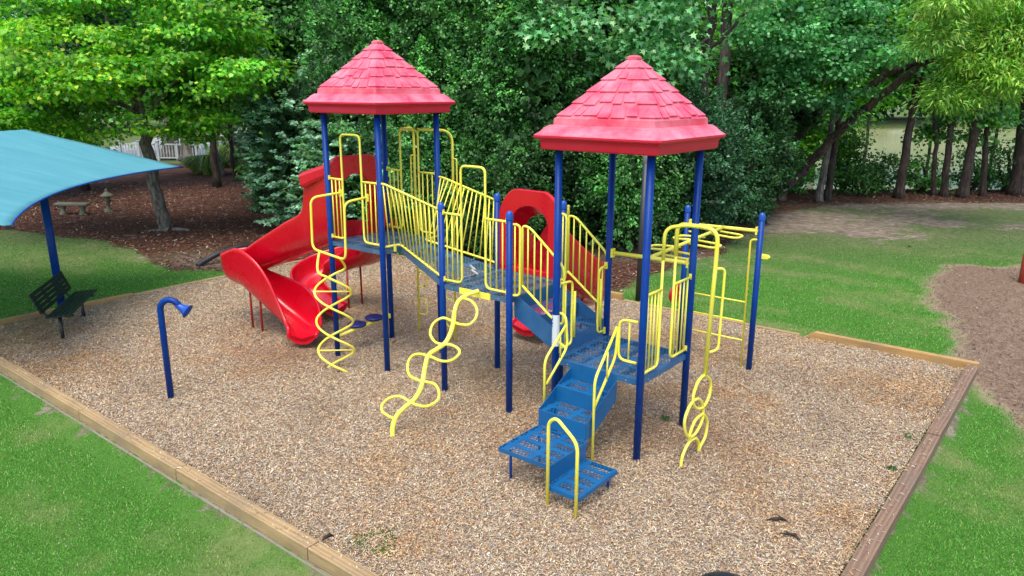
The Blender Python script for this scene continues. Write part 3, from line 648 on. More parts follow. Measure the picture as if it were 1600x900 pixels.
def gz(X, Y):
    lx, ly = WL(X, Y)
    out = np.maximum(np.maximum(BY0-0.10-ly, lx-BX1-0.10), 0)
    z = -0.15*np.clip(out/0.25, 0, 1)
    near = np.clip((20-Y)/8, 0, 1); z = z*near
    far = np.clip((Y-34.0)/3.0, 0, 1)*np.clip((X+2)/8, 0, 1)
    inside = (lx > BX0) & (lx < BX1) & (ly > BY0) & (ly < BY1)
    z = np.where(inside, -0.06, z)
    far = far*(1-np.clip((Y-108)/9, 0, 1))
    return z-1.9*far*far*(3-2*far)+ (fnoise(X, Y, 0.25, 5)-0.5)*0.10*np.clip((Y-16)/10, 0, 1)

# ground sheet
def axis(lo, hi, fine_lo, fine_hi, st, big):
    a = list(np.arange(fine_lo, fine_hi, st)); l = []; x = fine_lo; s = st
    while x > lo: s *= big; x -= s; l.append(x)
    r = []; x = a[-1]; s = st
    while x < hi: s *= big; x += s; r.append(x)
    return np.array(l[::-1]+a+r)
xs = axis(-700, 700, -22, 24, 0.16, 1.12); ys = axis(-60, 900, 2, 40, 0.16, 1.12)
GX, GY = np.meshgrid(xs, ys); nx, ny = len(xs), len(ys)
GZ = gz(GX, GY); st_, pa_, wo_, wb_ = masks(GX, GY)
me = bpy.data.meshes.new('ground'); me.vertices.add(nx*ny); me.vertices.foreach_set('co', np.stack([GX, GY, GZ], -1).astype(np.float32).ravel())
I = np.arange(nx*ny).reshape(ny, nx); F = np.stack([I[:-1, :-1], I[:-1, 1:], I[1:, 1:], I[1:, :-1]], -1).reshape(-1, 4)
me.loops.add(F.size); me.loops.foreach_set('vertex_index', F.ravel().astype(np.int32)); me.polygons.add(len(F)); me.polygons.foreach_set('loop_start', np.arange(0, F.size, 4, dtype=np.int32))
me.polygons.foreach_set('use_smooth', np.ones(len(F), bool))
at = me.attributes.new('mask', 'FLOAT_COLOR', 'POINT')
mk = np.ones((nx*ny, 4), np.float32)
mk[:, 0] = np.clip(0.5-st_.ravel()/0.5, 0, 1); mk[:, 1] = np.clip(0.5-pa_.ravel()/0.35, 0, 1); mk[:, 2] = np.clip(wo_.ravel(), 0, 1)
at.data.foreach_set('color', mk.ravel()); a2 = me.attributes.new('dry', 'FLOAT', 'POINT'); a2.data.foreach_set('value', dryness(GX, GY).astype(np.float32).ravel()); me.update(calc_edges=True)
m, t, p, o = nmat('ground_surface')
v = coords(t); a = t.nodes.new('ShaderNodeAttribute'); a.attribute_name = 'mask'; sp = t.nodes.new('ShaderNodeSeparateColor'); t.links.new(a.outputs['Color'], sp.inputs[0])
g1 = noise(t, v, 0.45, 5, 0.6); g2 = noise(t, v, 7.0, 6, 0.7); g3 = noise(t, v, 60.0, 4, 0.7)
grass = ramp(t, g3.outputs[0], [(0.3, (0.022, 0.075, 0.010)), (0.52, (0.065, 0.185, 0.022)), (0.75, (0.13, 0.27, 0.045))])
dry = ramp(t, g2.outputs[0], [(0.35, (0.17, 0.17, 0.06)), (0.65, (0.38, 0.32, 0.17))])
ad = t.nodes.new('ShaderNodeAttribute'); ad.attribute_name = 'dry'; dm = mth(t, 'MULTIPLY', ad.outputs['Fac'], 0.8)
c = mixc(t, dm, grass, dry)
yy = t.nodes.new('ShaderNodeSeparateXYZ'); t.links.new(v, yy.inputs[0])
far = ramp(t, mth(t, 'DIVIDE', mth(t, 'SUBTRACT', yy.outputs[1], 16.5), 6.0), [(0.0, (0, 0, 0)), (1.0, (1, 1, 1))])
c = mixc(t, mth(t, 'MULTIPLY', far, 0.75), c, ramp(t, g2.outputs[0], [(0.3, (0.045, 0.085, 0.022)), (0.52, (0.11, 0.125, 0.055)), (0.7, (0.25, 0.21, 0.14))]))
soil = ramp(t, noise(t, v, 3.0, 8, 0.75, 0.4).outputs[0], [(0.3, (0.07, 0.05, 0.036)), (0.5, (0.20, 0.16, 0.12)), (0.7, (0.36, 0.31, 0.24))])
g5 = noise(t, v, 1.6, 6, 0.7)
wf = mth(t, 'ADD', mth(t, 'ADD', sp.outputs[2], mth(t, 'MULTIPLY', mth(t, 'SUBTRACT', g2.outputs[0], 0.5), 1.3)), mth(t, 'MULTIPLY', mth(t, 'SUBTRACT', g5.outputs[0], 0.5), 2.0))
c = mixc(t, ramp(t, wf, [(0.40, (0, 0, 0)), (0.62, (1, 1, 1))]), c, soil)
pd = ramp(t, noise(t, v, 16.0, 8, 0.8, 0.6).outputs[0], [(0.30, (0.07, 0.042, 0.028)), (0.46, (0.18, 0.12, 0.078)), (0.6, (0.29, 0.21, 0.145)), (0.75, (0.42, 0.35, 0.26))])
pf = mth(t, 'ADD', sp.outputs[1], mth(t, 'MULTIPLY', mth(t, 'SUBTRACT', g2.outputs[0], 0.5), 0.7))
c = mixc(t, ramp(t, pf, [(0.42, (0, 0, 0)), (0.58, (1, 1, 1))]), c, pd)
pe = mth(t, 'MULTIPLY', ramp(t, sp.outputs[1], [(0.0, (0, 0, 0)), (0.35, (1, 1, 1)), (0.75, (1, 1, 1)), (1.0, (0, 0, 0))]), 0.6)
c = mixc(t, pe, c, (0.34, 0.26, 0.17))
vs_ = coords(t, (1.0, 1.0, 1.0)); sn = noise(t, vs_, 26.0, 8, 0.82, 1.0); sn2 = noise(t, v, 0.9, 5, 0.65)
straw = ramp(t, sn.outputs[0], [(0.3, (0.020, 0.009, 0.006)), (0.48, (0.075, 0.030, 0.018)), (0.62, (0.15, 0.065, 0.035)), (0.78, (0.26, 0.15, 0.09))])
straw = mixc(t, ramp(t, sn2.outputs[0], [(0.6, (0, 0, 0)), (0.68, (0.75, 0.75, 0.75))]), straw, (0.25, 0.19, 0.15))
sf = mth(t, 'ADD', sp.outputs[0], mth(t, 'MULTIPLY', mth(t, 'SUBTRACT', g2.outputs[0], 0.5), 0.9))
sm_ = ramp(t, sf, [(0.42, (0, 0, 0)), (0.58, (1, 1, 1))])
c = mixc(t, mth(t, 'MULTIPLY', sm_, ramp(t, sp.outputs[2], [(0.35, (1, 1, 1)), (0.8, (0.35, 0.35, 0.35))])), c, straw)
t.links.new(c, p.inputs['Base Color']); p.inputs['Roughness'].default_value = 0.95; p.inputs['Specular IOR Level'].default_value = 0.2
bump(t, p, mth(t, 'ADD', g3.outputs[0], mth(t, 'MULTIPLY', g2.outputs[0], 1.5)), 0.7, 0.03)
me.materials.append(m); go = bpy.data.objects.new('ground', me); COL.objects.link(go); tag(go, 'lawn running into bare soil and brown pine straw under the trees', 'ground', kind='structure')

# mulch bed inside the timbers
m, t, p, o = nmat('mulch_base'); v = coords(t)
n1 = noise(t, v, 45, 8, 0.8, 0.8); n2 = noise(t, v, 0.7, 5, 0.6)
c = ramp(t, n1.outputs[0], [(0.3, (0.12, 0.085, 0.06)), (0.5, (0.28, 0.20, 0.14)), (0.7, (0.45, 0.36, 0.27))])
t.links.new(c, p.inputs['Base Color']); p.inputs['Roughness'].default_value = 1.0; bump(t, p, n1.outputs[0], 1.0, 0.02)
mx_ = np.linspace(BX0+0.03, BX1-0.03, 190); my_ = np.linspace(BY0+0.03, BY1-0.03, 130); MX, MYY = np.meshgrid(mx_, my_)
def mz(x, y): return (fnoise(x+20, y+20, 0.5, 21)-0.5)*0.07-0.02*np.exp(-((x+1.0)/0.9)**2-((y+0.9)/0.7)**2)
MZ = mz(MX, MYY)
wx = OX+MX*EX[0]+MYY*EY[0]; wy = OY+MX*EX[1]+MYY*EY[1]
vv = np.stack([wx, wy, MZ], -1).reshape(-1, 3); I = np.arange(190*130).reshape(130, 190)
b = MB(); b.v = [tuple(q) for q in vv]; b.f = np.stack([I[:-1, :-1], I[:-1, 1:], I[1:, 1:], I[1:, :-1]], -1).reshape(-1, 4).tolist(); b.sm = [True]*len(b.f); b.perf = [0]
mb = b.build('mulch_bed', m); tag(mb, 'wood chip safety surface filling the timber-edged play area', 'ground', kind='structure')

# loose chips on the bed
rs = np.random.RandomState(7)
def scatter_quads(x, y, z, L, Wd, rs, tilt=0.35):
    n = len(x); a = rs.rand(n)*2*pi; d = np.stack([np.cos(a), np.sin(a), rs.randn(n)*tilt], -1); d /= np.linalg.norm(d, axis=1)[:, None]
    s = np.stack([-np.sin(a), np.cos(a), rs.randn(n)*tilt], -1); s /= np.linalg.norm(s, axis=1)[:, None]
    c = np.stack([x, y, z], -1); A = d*(L/2)[:, None]; B = s*(Wd/2)[:, None]
    return np.stack([c-A-B*0.7, c+A-B, c+A*0.9+B, c-A+B*0.8], 1).reshape(-1, 3)
def palette(pal, wts, n, rs, jit=0.25, pick=None):
    pal = np.array(pal); k = rs.choice(len(pal), n, p=np.array(wts)/sum(wts)) if pick is None else pick
    return np.clip(pal[k]*np.exp(rs.randn(n, 1)*jit), 0, 1)*(1+rs.randn(n, 3)*0.05)
NC = 900000
u = rs.rand(NC); lx = rs.uniform(BX0+0.02, BX1-0.02, NC); ly = rs.uniform(BY0+0.02, BY1-0.02, NC)
X = OX+lx*EX[0]+ly*EY[0]; Y = OY+lx*EX[1]+ly*EY[1]
dist = np.hypot(X, Y); keep = (rs.rand(NC) < np.clip(11/dist, 0.3, 1)) & (np.abs(X) < 0.72*Y+1.0) & (Y > 4.2)
lx, ly, X, Y, dist = lx[keep], ly[keep], X[keep], Y[keep], dist[keep]; n = len(X)
L = rs.uniform(0.012, 0.038, n)*(1+dist/45); Wd = rs.uniform(0.003, 0.0078, n)*(1+dist/45)
z = mz(lx, ly)+rs.rand(n)*0.022+0.004
cols = palette([(0.52, 0.44, 0.35), (0.40, 0.33, 0.27), (0.62, 0.56, 0.48), (0.44, 0.27, 0.13), (0.27, 0.16, 0.09), (0.13, 0.085, 0.06), (0.33, 0.30, 0.29), (0.50, 0.30, 0.10)], [25, 19, 13, 11, 10, 10, 11, 5], n, rs, 0.20)*np.array([1.08, 1.04, 0.87])
warm = fnoise(lx+40, ly+40, 0.55, 31); dark = fnoise(lx+10, ly+70, 0.9, 37)
wm = np.clip((warm-0.47)*3.0+(fnoise(lx+5, ly+5, 2.6, 33)-0.5)*1.6, 0, 1)[:, None]; cols = cols*(1-wm)+cols*np.array([1.02, 0.86, 0.67])*wm
dk = np.clip((dark-0.55)*3.5, 0, 1)[:, None]; cols = cols*(1-0.2*dk)
# trampled, darker brown spots at the slide exit, chute, climber and steps
for (sx, sy, r, k) in ((-1.3, -1.2, 0.8, 0.5), (-3.0, -0.8, 0.6, 0.3), (5.4, 0.5, 0.8, 0.35), (4.0, -1.0, 0.8, 0.3)):
    q = np.exp(-((lx-sx)**2+(ly-sy)**2)/r**2)[:, None]; cols = cols*(1-k*q*np.array([0.5, 0.8, 1.0]))
# a few chips kicked onto the timbers and the grass next to them
K_ = 900; ex_ = rs.uniform(BX0, BX1, K_); ey_ = BY0-0.01-np.abs(rs.randn(K_))*0.10; sw = rs.rand(K_) < 0.35
ex_, ey_ = np.where(sw, BX1+0.02+np.abs(rs.randn(K_))*0.12, ex_), np.where(sw, rs.uniform(BY0, BY1, K_), ey_)
ez_ = np.where((ey_ > BY0-0.14) & (ex_ < BX1+0.16), 0.108, -0.12); XE = OX+ex_*EX[0]+ey_*EY[0]; YE = OY+ex_*EX[1]+ey_*EY[1]
X, Y, z, L, Wd = (np.concatenate(q) for q in ((X, XE), (Y, YE), (z, ez_), (L, rs.uniform(0.02, 0.05, K_)), (Wd, rs.uniform(0.004, 0.01, K_)))); cols = np.concatenate([cols, cols[:K_]])
vq = scatter_quads(X, Y, z, L, Wd, rs)
co = npmesh('wood_chips', vq, 4, CHIP, cols); tag(co, 'loose grey, tan and orange wood chips over the play area', 'wood chips', kind='stuff')

# grass blades (turf) where the lawn shows large
NB = 950000
Y = 3.6+(rs.rand(NB)**1.35)*21; X = (rs.rand(NB)*2-1)*(0.72*Y+1.2)
lx, ly = WL(X, Y); s_, p_, w_, _ = masks(X, Y)
inb = (lx > BX0-0.12) & (lx < BX1+0.12) & (ly > BY0-0.16) & (ly < BY1+0.10)
thin = fnoise(X, Y, 1.1, 41)
edge = np.minimum(np.abs(ly-BY0), np.abs(lx-BX1)); nearedge = (edge < 0.42) & (rs.rand(NB) < (0.42-edge)/0.30)
keep = (~inb) & (s_ > 0.02+0.12*rs.randn(NB)) & (p_ > 0.0+0.12*rs.randn(NB)) & (w_+1.6*(fnoise(X, Y, 1.7, 61)-0.5)*(Y > 15) < 0.42+0.15*rs.randn(NB)) & (rs.rand(NB) > np.clip((Y-16)/9, 0, 0.75)) & ~nearedge & (rs.rand(NB) < 0.55+thin*0.7) & (rs.rand(NB) > dryness(X, Y)*0.55)
X, Y, thin = X[keep], Y[keep], thin[keep]; n = len(X); dist = np.hypot(X, Y)
hgt = rs.uniform(0.012, 0.028, n)*(1+dist/60); wd = rs.uniform(0.003, 0.005, n)*(1+dist/16); a = rs.rand(n)*2*pi; ln = rs.uniform(0.2, 1.1, n)*hgt; a2 = rs.rand(n)*2*pi
z0 = gz(X, Y)-0.003
P0 = np.stack([X-np.cos(a)*wd, Y-np.sin(a)*wd, z0], -1); P1 = np.stack([X+np.cos(a)*wd, Y+np.sin(a)*wd, z0], -1); P2 = np.stack([X+np.cos(a2)*ln, Y+np.sin(a2)*ln, z0+hgt], -1)
cols = palette([(0.065, 0.24, 0.025), (0.11, 0.33, 0.035), (0.19, 0.41, 0.06), (0.30, 0.36, 0.14), (0.44, 0.40, 0.24)], [36, 40, 14, 7, 2], n, rs, 0.14)
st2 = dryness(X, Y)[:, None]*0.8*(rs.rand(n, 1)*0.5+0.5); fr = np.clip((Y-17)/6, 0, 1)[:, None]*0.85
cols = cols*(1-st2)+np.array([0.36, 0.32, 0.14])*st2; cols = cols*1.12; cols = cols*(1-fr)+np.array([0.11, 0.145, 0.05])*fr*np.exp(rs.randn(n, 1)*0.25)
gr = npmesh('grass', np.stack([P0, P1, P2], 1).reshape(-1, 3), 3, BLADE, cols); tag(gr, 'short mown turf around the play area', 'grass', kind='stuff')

# fallen needles, leaves and twigs on the straw and the dirt path
NL = 130000
Y = rs.uniform(9, 36, NL); X = (rs.rand(NL)*2-1)*(0.72*Y+1); s_, p_, w_, _ = masks(X, Y); k = ((s_ < 0.1) | (p_ < 0.05)) & (Y < 36)
lx, ly = WL(X, Y); k &= ~((lx > BX0-0.1) & (lx < BX1+0.1) & (ly > BY0-0.1) & (ly < BY1+0.1)); X, Y, p_ = X[k], Y[k], p_[k]; n = len(X)
cols = palette([(0.10, 0.042, 0.026), (0.16, 0.075, 0.045), (0.055, 0.026, 0.018), (0.26, 0.17, 0.11), (0.30, 0.12, 0.05), (0.34, 0.29, 0.24)], [34, 24, 26, 8, 3, 5], n, rs, 0.25)
vq = scatter_quads(X, Y, gz(X, Y)+0.02+rs.rand(n)*0.02, np.where(p_ < 0.05, 0.45, 1)*rs.uniform(0.04, 0.13, n), np.where(p_ < 0.05, 0.5, 1)*rs.uniform(0.008, 0.04, n), rs, 0.3)
lo = npmesh('leaf_litter', vq, 4, LITTER, cols); tag(lo, 'fallen leaves, needles and bark pieces on the straw and path', 'leaf litter', kind='stuff')

# ------------------------------------------------------------------ TIMBER BORDER
def timber(name, p, q, zb, zt, w, mat, label, group, chamfer=0):
    (xa, ya), (xb, yb) = p, q; L = math.hypot(xb-xa, yb-ya); ang = math.atan2(yb-ya, xb-xa)
    b = MB(); h = zt-zb; g = 0.008
    if chamfer: b.prism([(g, -w/2, 0), (L-g, -w/2, 0), (L-g, -w/2, h), (g+chamfer, -w/2, h)], (0, w, 0))
    else: b.box((L/2, 0, h/2), (L-2*g, w, h))
    o = b.build(name, mat, None, 0.007); lx = LW(xa, ya, zb); o.location = lx; o.rotation_euler = (0, 0, TH+ang); tag(o, label, 'timber', group); return o
GT = 'treated timbers edging the play area'
js = [-6.9, -3.90, -1.35, 1.22, 3.66, 6.1]; nl = ['weathered tan', 'pale tan', 'knotty tan', 'orange tan', 'tan']
wh = ['of the near border at the left edge of the photo', 'second from the left edge of the photo', 'of the near border, below the blue talk tube', 'running down towards the bottom edge of the photo', 'cut off by the bottom edge of the photo']
for i in range(5):
    timber('timber', (js[i], BY0-0.07), (js[i+1], BY0-0.07), -0.035, 0.105, 0.15, TIMB, nl[i]+' upper timber '+wh[i], GT)
js2 = [-6.9, -2.55, 0.1, 2.6, 6.1]; wh2 = ['at the left edge of the photo', 'below the second upper timber', 'below the third upper timber', 'nearest the bottom edge of the photo']
for i in range(4):
    timber('timber', (js2[i], BY0-0.105), (js2[i+1], BY0-0.105), -0.18, -0.037, 0.15, TIMBG, 'greenish grey lower timber sunk in the lawn, '+wh2[i], GT)
jr = [5.26, 2.12, -0.52, -3.0]; lr = ['dark brown cracked border timber at the far right corner', 'grey brown cracked border timber halfway along the right edge', 'pale brown border timber running out of the photo at the lower right']
for i in range(3):
    timber('timber', (BX1+0.09, jr[i+1]), (BX1+0.09, jr[i]), -0.06+(-0.015 if i == 0 else 0), 0.095-(0.012 if i == 1 else 0), 0.16, TIMBR, lr[i], GT)
for i in range(3):
    timber('timber', (BX1+0.115, jr[i+1]+0.3), (BX1+0.115, jr[i]+0.1), -0.2, -0.078, 0.15, TIMBR, 'lower brown timber half buried under the right edge, '+('far', 'middle', 'near')[i]+' one of three', GT)
timber('timber', (5.08, BY1+0.05), (BX1+0.17, BY1+0.05), -0.05, 0.12, 0.11, TIMBY, 'fresh yellow border timber with a pointed end behind the mulch on the right', GT, 0.25)
timber('timber', (-1.2, BY1+0.05), (1.35, BY1+0.05), -0.05, 0.14, 0.11, TIMBY, 'short yellow timber with a cut end beside the dark metal pole', GT)
timber('timber', (1.36, BY1+0.05), (5.07, BY1+0.05), -0.09, 0.02, 0.10, TIMB, 'sunken timber with only its top showing behind the ladder', GT)
timber('timber', (-6.9, BY1+0.05), (-1.21, BY1+0.05), -0.09, 0.035, 0.10, TIMB, 'sunken timber along the foot of the dark bushes', GT)
for i, (a_, b_, tx) in enumerate(((-4.3, -1.0, 'beside the dark green bench'), (-1.0, 2.2, 'between the bench and the red slide'), (2.2, 5.3, 'behind the red double slide'))):
    timber('timber', (BX0-0.05, a_), (BX0-0.05, b_), -0.09, 0.04 if i else 0.07, 0.12, TIMB if i else TIMBY, 'low timber flush with the grass '+tx, GT)

# ------------------------------------------------------------------ OTHER EQUIPMENT
# talk tube
tt = tag(empty('talk_tube', (-4.90, 10.03, 0)), 'slim blue talk tube bent over like a periscope, standing alone in the mulch', 'talk tube')
b = MB(); R_ = 0.15; ax = Vector((0.95, -0.1, 0)).normalized()
pts = [(0, 0, -0.2), (0, 0, 1.33)]+[tuple(ax*(R_-R_*cos(a))+Vector((0, 0, 1.33+R_*sin(a)))) for a in np.linspace(0.15, pi*0.86, 14)]
b.tube(pts, 0.044, 16); b.build('pipe', BLU, tt)
e = Vector(pts[-1]); d = (e-Vector(pts[-2])).normalized()
d = (d+ax*0.9).normalized()
b = MB(); b.lathe([(0.044, -0.03), (0.05, 0.03), (0.07, 0.09), (0.098, 0.13), (0.104, 0.135), (0.092, 0.125), (0.06, 0.08), (0.03, 0.02), (0.001, 0.01)], e, 24, d); b.build('horn', BLUCAP, tt)

# park bench
bd = Vector((-8.42+8.06, 14.03-12.70, 0)); ba = atan2(bd.y, bd.x)
bc = empty('park_bench', ((-8.06-8.42)/2, (12.70+14.03)/2, 0), ba); tag(bc, 'dark green slatted metal bench in front of the shade post', 'bench')
def slatpanel(b, x0_, x1_, f, u0, u1, ns=4):
    """frame with slots. f(x,u)->point,thickness dir handled by prism"""
    th = 0.025
    def bar(xa, xb, ua, ub): 
        P = [f(xa, ua), f(xb, ua), f(xb, ub), f(xa, ub)]; nv = (Vector(P[1])-Vector(P[0])).cross(Vector(P[3])-Vector(P[0])).normalized()
        b.prism(P, nv*th)
    tot = u1-u0; gp = 0.045*tot; w = (tot-ns*gp)/(ns+1)
    for k in range(ns+1): bar(x0_, x1_, u0+k*(w+gp), u0+k*(w+gp)+w)
    for xx in (x0_, x0_+(x1_-x0_)/3-0.06, x0_+2*(x1_-x0_)/3-0.06, x1_-0.12):
        for k in range(ns): bar(xx, xx+0.12, u0+k*(w+gp)+w-0.001, u0+(k+1)*(w+gp)+0.001)
# local x along bench, +y = towards the back of the bench (away from the mulch)
b = MB(); slatpanel(b, -0.92, 0.92, lambda x, u: (x, -0.30+u*0.42, 0.435+0.03*(1-u)), 0.0, 1.0, 4); b.build('seat', GRN, bc, 0.01)
b = MB(); slatpanel(b, -0.92, 0.92, lambda x, u: (x, 0.17+u*0.14, 0.52+u*0.36), 0.0, 1.0, 4); b.build('backrest', GRN, bc, 0.01)
for s in (-0.68, 0.68):
    b = MB(); b.tube([(s, -0.05, -0.2), (s, -0.05, 0.42)], 0.032, 12); b.tube([(s, -0.28, 0.415), (s, 0.10, 0.405)], 0.022, 8); b.build('leg', BLK, bc)
    b = MB(); b.tube(fillet([(s, -0.27, 0.425), (s, 0.14, 0.40), (s, 0.22, 0.55), (s, 0.33, 0.86)], 0.14, 6), 0.022, 10); b.build('back_bracket', GRN, bc)

# shade canopy
sh = tag(empty('shade_canopy', (-9.05, 14.50, 0)), 'turquoise fabric shade sail on a dark blue post above the bench', 'shade canopy')
b = MB(); b.tube([(0, 0, -0.2), (-0.08, 0.06, 2.75)], 0.075, 20); b.build('post', BLU, sh)
T1, T2, PK = Vector((-7.51, 17.14, 2.6)), Vector((-6.85, 10.10, 2.48)), Vector((-10.3, 16.2, 3.47))
def G_(px, py, z): 
    return None
T2 = Vector((-6.78, 10.0, 2.5)); L2 = Vector((-11.8, 10.4, 3.4)); L1 = Vector((-14.4, 17.5, 2.6)); L3 = Vector((-13.6, 9.2, 2.5))
o_ = Vector(sh.location); M_ = 28
def sail(A, B, C_, D_, sag_ab, edges):
    """bilinear patch A(u0v0) B(u1v0) C(u1v1) D(u0v1) with edges curved inwards"""
    vs = []
    for j in range(M_+1):
        for i in range(M_+1):
            u, v_ = i/M_, j/M_
            # pull the free edge u=1 inwards
            u2 = u*(1-edges[0]*v_*(1-v_)*u)
            p_ = (A*(1-u2)+B*u2)*(1-v_)+(D_*(1-u2)+C_*u2)*v_
            p_ = p_+Vector((0, 0, -sag_ab*sin(pi*v_)*u*(1-u*0.2)))
            p_.z += 0.010*sin(14*v_+3*u)*sin(pi*u)
            vs.append(p_-o_)
    return vs
b = MB(); vs = sail(PK, T1, T2, L2, 0.05, (0.6,))
fs = [(j*(M_+1)+i, j*(M_+1)+i+1, (j+1)*(M_+1)+i+1, (j+1)*(M_+1)+i) for j in range(M_) for i in range(M_)]
b.add(vs, fs, True)
hem = [vs[j*(M_+1)+M_] for j in range(M_+1)]
vs3 = sail(PK, L1, L3, L2, 0.05, (0.6,)); b.add(vs3, [f[::-1] for f in fs], True)
m, t, p, o = nmat('turquoise_shade_fabric'); tc = t.nodes.new('ShaderNodeTexCoord')
n1 = noise(t, coords(t, (0.35, 3.0, 1)), 2.0, 4, 0.6); n2 = noise(t, coords(t), 160, 2, 0.5)
c = ramp(t, n1.outputs[0], [(0.35, (0.10, 0.37, 0.43)), (0.6, (0.15, 0.44, 0.50)), (0.75, (0.22, 0.50, 0.55))])
t.links.new(mixc(t, 0.25, c, ramp(t, n2.outputs[0], [(0.3, (0.02, 0.22, 0.3)), (0.7, (0.14, 0.58, 0.64))])), p.inputs['Base Color']); p.inputs['Roughness'].default_value = 0.8
tl = t.nodes.new('ShaderNodeBsdfTranslucent'); tl.inputs[0].default_value = (0.35, 0.60, 0.62, 1); mx = t.nodes.new('ShaderNodeMixShader'); mx.inputs[0].default_value = 0.35
t.links.new(p.outputs[0], mx.inputs[1]); t.links.new(tl.outputs[0], mx.inputs[2]); t.links.new(mx.outputs[0], o.inputs[0]); bump(t, p, n1.outputs[0], 0.3, 0.03)
FAB = m
so = b.build('fabric', FAB, sh); md = so.modifiers.new('thick', 'SOLIDIFY'); md.thickness = 0.006
b = MB(); b.tube(hem, 0.014, 8); b.build('hem_cable', BLUCAP, sh)
for q in (T1, T2): b = MB(); b.box(q-o_, (0.10, 0.05, 0.05), rz=0.6); b.tube([q-o_, q-o_+Vector((0.07, -0.02, 0.01))], 0.012, 8); b.build('corner_bracket', BLK, sh)
b = MB(); top = Vector((-0.08, 0.06, 2.7))
for q in (PK, L2): b.tube([top, q-o_-Vector((0, 0, 0.06))], 0.045, 12)
for q in (T1, T2, L1, L3): b.tube([(PK+L2)/2-o_-Vector((0, 0, 0.15)) if False else top, q-o_-Vector((0, 0, 0.03))], 0.02, 8)
# dome bin close to the camera, cut by the bottom edge
bn = tag(empty('litter_bin', (1.49, 4.50, -0.03)), 'dark domed lid of a litter bin cut off by the bottom edge of the photo', 'litter bin')
b = MB(); b.lathe([(0.001, 0), (0.25, 0), (0.27, 0.75), (0.28, 0.78)], seg=32); b.build('bin_body', GRN, bn)
b = MB(); b.lathe([(0.29, 0.76), (0.295, 0.80)]+[(0.29*cos(a), 0.80+0.27*sin(a)) for a in np.linspace(0.05, pi/2-0.01, 12)], seg=36); b.build('domed_lid', DOME, bn)
# dark pole behind the low tower
pl = tag(empty('light_pole', (2.67, 15.30, 0)), 'dark weathered metal pole standing at the grass edge behind the low tower', 'pole')
b = MB(); b.tube([(0, 0, -0.2), (0.03, 0, 2.9)], 0.062, 18); b.build('shaft', DARKP, pl)
b = MB(); b.tube([(0.03, 0, 2.9), (0.035, 0, 3.35)], 0.064, 18); b.build('sleeve', STEEL, pl)
# rust red post at the right edge
b = MB(); b.tube([(0, 0, -0.2), (0.0, 0, 0.62), (0.35, 0, 2.2)], 0.11, 16, rs=[0.12, 0.12, 0.075]); o = b.build('swing_post', RUST); o.location = (11.93, 16.95, 0); tag(o, 'rust red metal post at the right edge beside the dirt path', 'post')
# black corrugated pipe behind the slide
b = MB(); pts = spline([(-7.9, 18.35, 0.02), (-7.75, 18.55, 0.12), (-7.45, 18.85, 0.26), (-7.0, 19.3, 0.34), (-6.5, 19.8, 0.25), (-6.0, 20.4, 0.0)], 10)
b.tube(pts, 0.07, 12, rs=[0.066+0.008*(i % 2) for i in range(len(pts))]); o = b.build('drain_pipe', BLK); tag(o, 'black drain pipe curving out of the ground left of the slide', 'pipe')
# stone bench and lantern
sb = tag(empty('stone_bench', (-15.55, 26.4, 0), radians(-6)), 'small mossy stone bench under the trees beyond the shade canopy', 'stone bench')
b = MB(); b.prism([(-0.62+0.0, -0.16, 0.33), (-0.2, -0.21, 0.33), (0.3, -0.20, 0.33), (0.62, -0.14, 0.33), (0.60, 0.16, 0.33), (-0.60, 0.18, 0.33)], (0, 0, 0.08)); b.build('slab', STONE, sb, 0.02)
for s in (-0.38, 0.36):
    b = MB(); b.lathe([(0.13, -0.05), (0.14, 0.04), (0.09, 0.10), (0.085, 0.22), (0.13, 0.30), (0.13, 0.33)], (s, 0, 0), 10); b.build('leg', STONE, sb)
ln_ = tag(empty('stone_lantern', (-14.62, 27.0, 0)), 'small dark stone lantern standing right of the stone bench', 'lantern')
b = MB(); b.lathe([(0.16, 0), (0.15, 0.06), (0.07, 0.10), (0.06, 0.34), (0.13, 0.38), (0.13, 0.42)], seg=10); b.build('pedestal', STONE, ln_)
b = MB(); b.lathe([(0.10, 0.42), (0.10, 0.55), (0.24, 0.56), (0.20, 0.62), (0.08, 0.70), (0.04, 0.76), (0.05, 0.80), (0.001, 0.86)], seg=8); b.build('cap', STONE, ln_)

# ------------------------------------------------------------------ VEGETATION
CP, SP = cos(0.2578), sin(0.2578)
def AT(px, py, Y):
    """world point at forward distance Y seen in the direction of a photo pixel"""
    u, v = (px-800)/1172.4, (py-450)/1172.4; u, v = u+0.003*v, v-0.003*u
    d = (u, CP-v*SP, -SP-v*CP); k = Y/d[1]; return Vector((d[0]*k, Y, 4.307+d[2]*k))
def GP(px, py):
    """ground point under a photo pixel"""
    u, v = (px-800)/1172.4, (py-450)/1172.4; d = (u, CP-v*SP, -SP-v*CP); k = -4.307/d[2]; return Vector((d[0]*k, d[1]*k, 0))
DIAM = np.array([(0, 0), (0.45, 0.5), (1, 0), (0.5, -0.5)])
OVAL = np.array([(0, 0), (0.3, 0.42), (0.7, 0.40), (1, 0), (0.7, -0.40), (0.3, -0.42)])
LONG = np.array([(0, 0), (0.4, 0.09), (1, 0), (0.4, -0.09)])
STAR = np.array([(0, 0), (0.12, 0.16), (-0.02, 0.5), (0.32, 0.26), (0.55, 0.55), (0.58, 0.20), (1, 0), (0.58, -0.20), (0.55, -0.55), (0.32, -0.26), (-0.02, -0.5), (0.12, -0.16)])
MAPL = np.array([(0, 0), (0.05, 0.45), (0.45, 0.30), (0.62, 0.52), (0.68, 0.18), (1, 0), (0.68, -0.18), (0.62, -0.52), (0.45, -0.30), (0.05, -0.45)])
def unit(a): return a/np.maximum(1e-9, np.linalg.norm(a, axis=-1, keepdims=True))
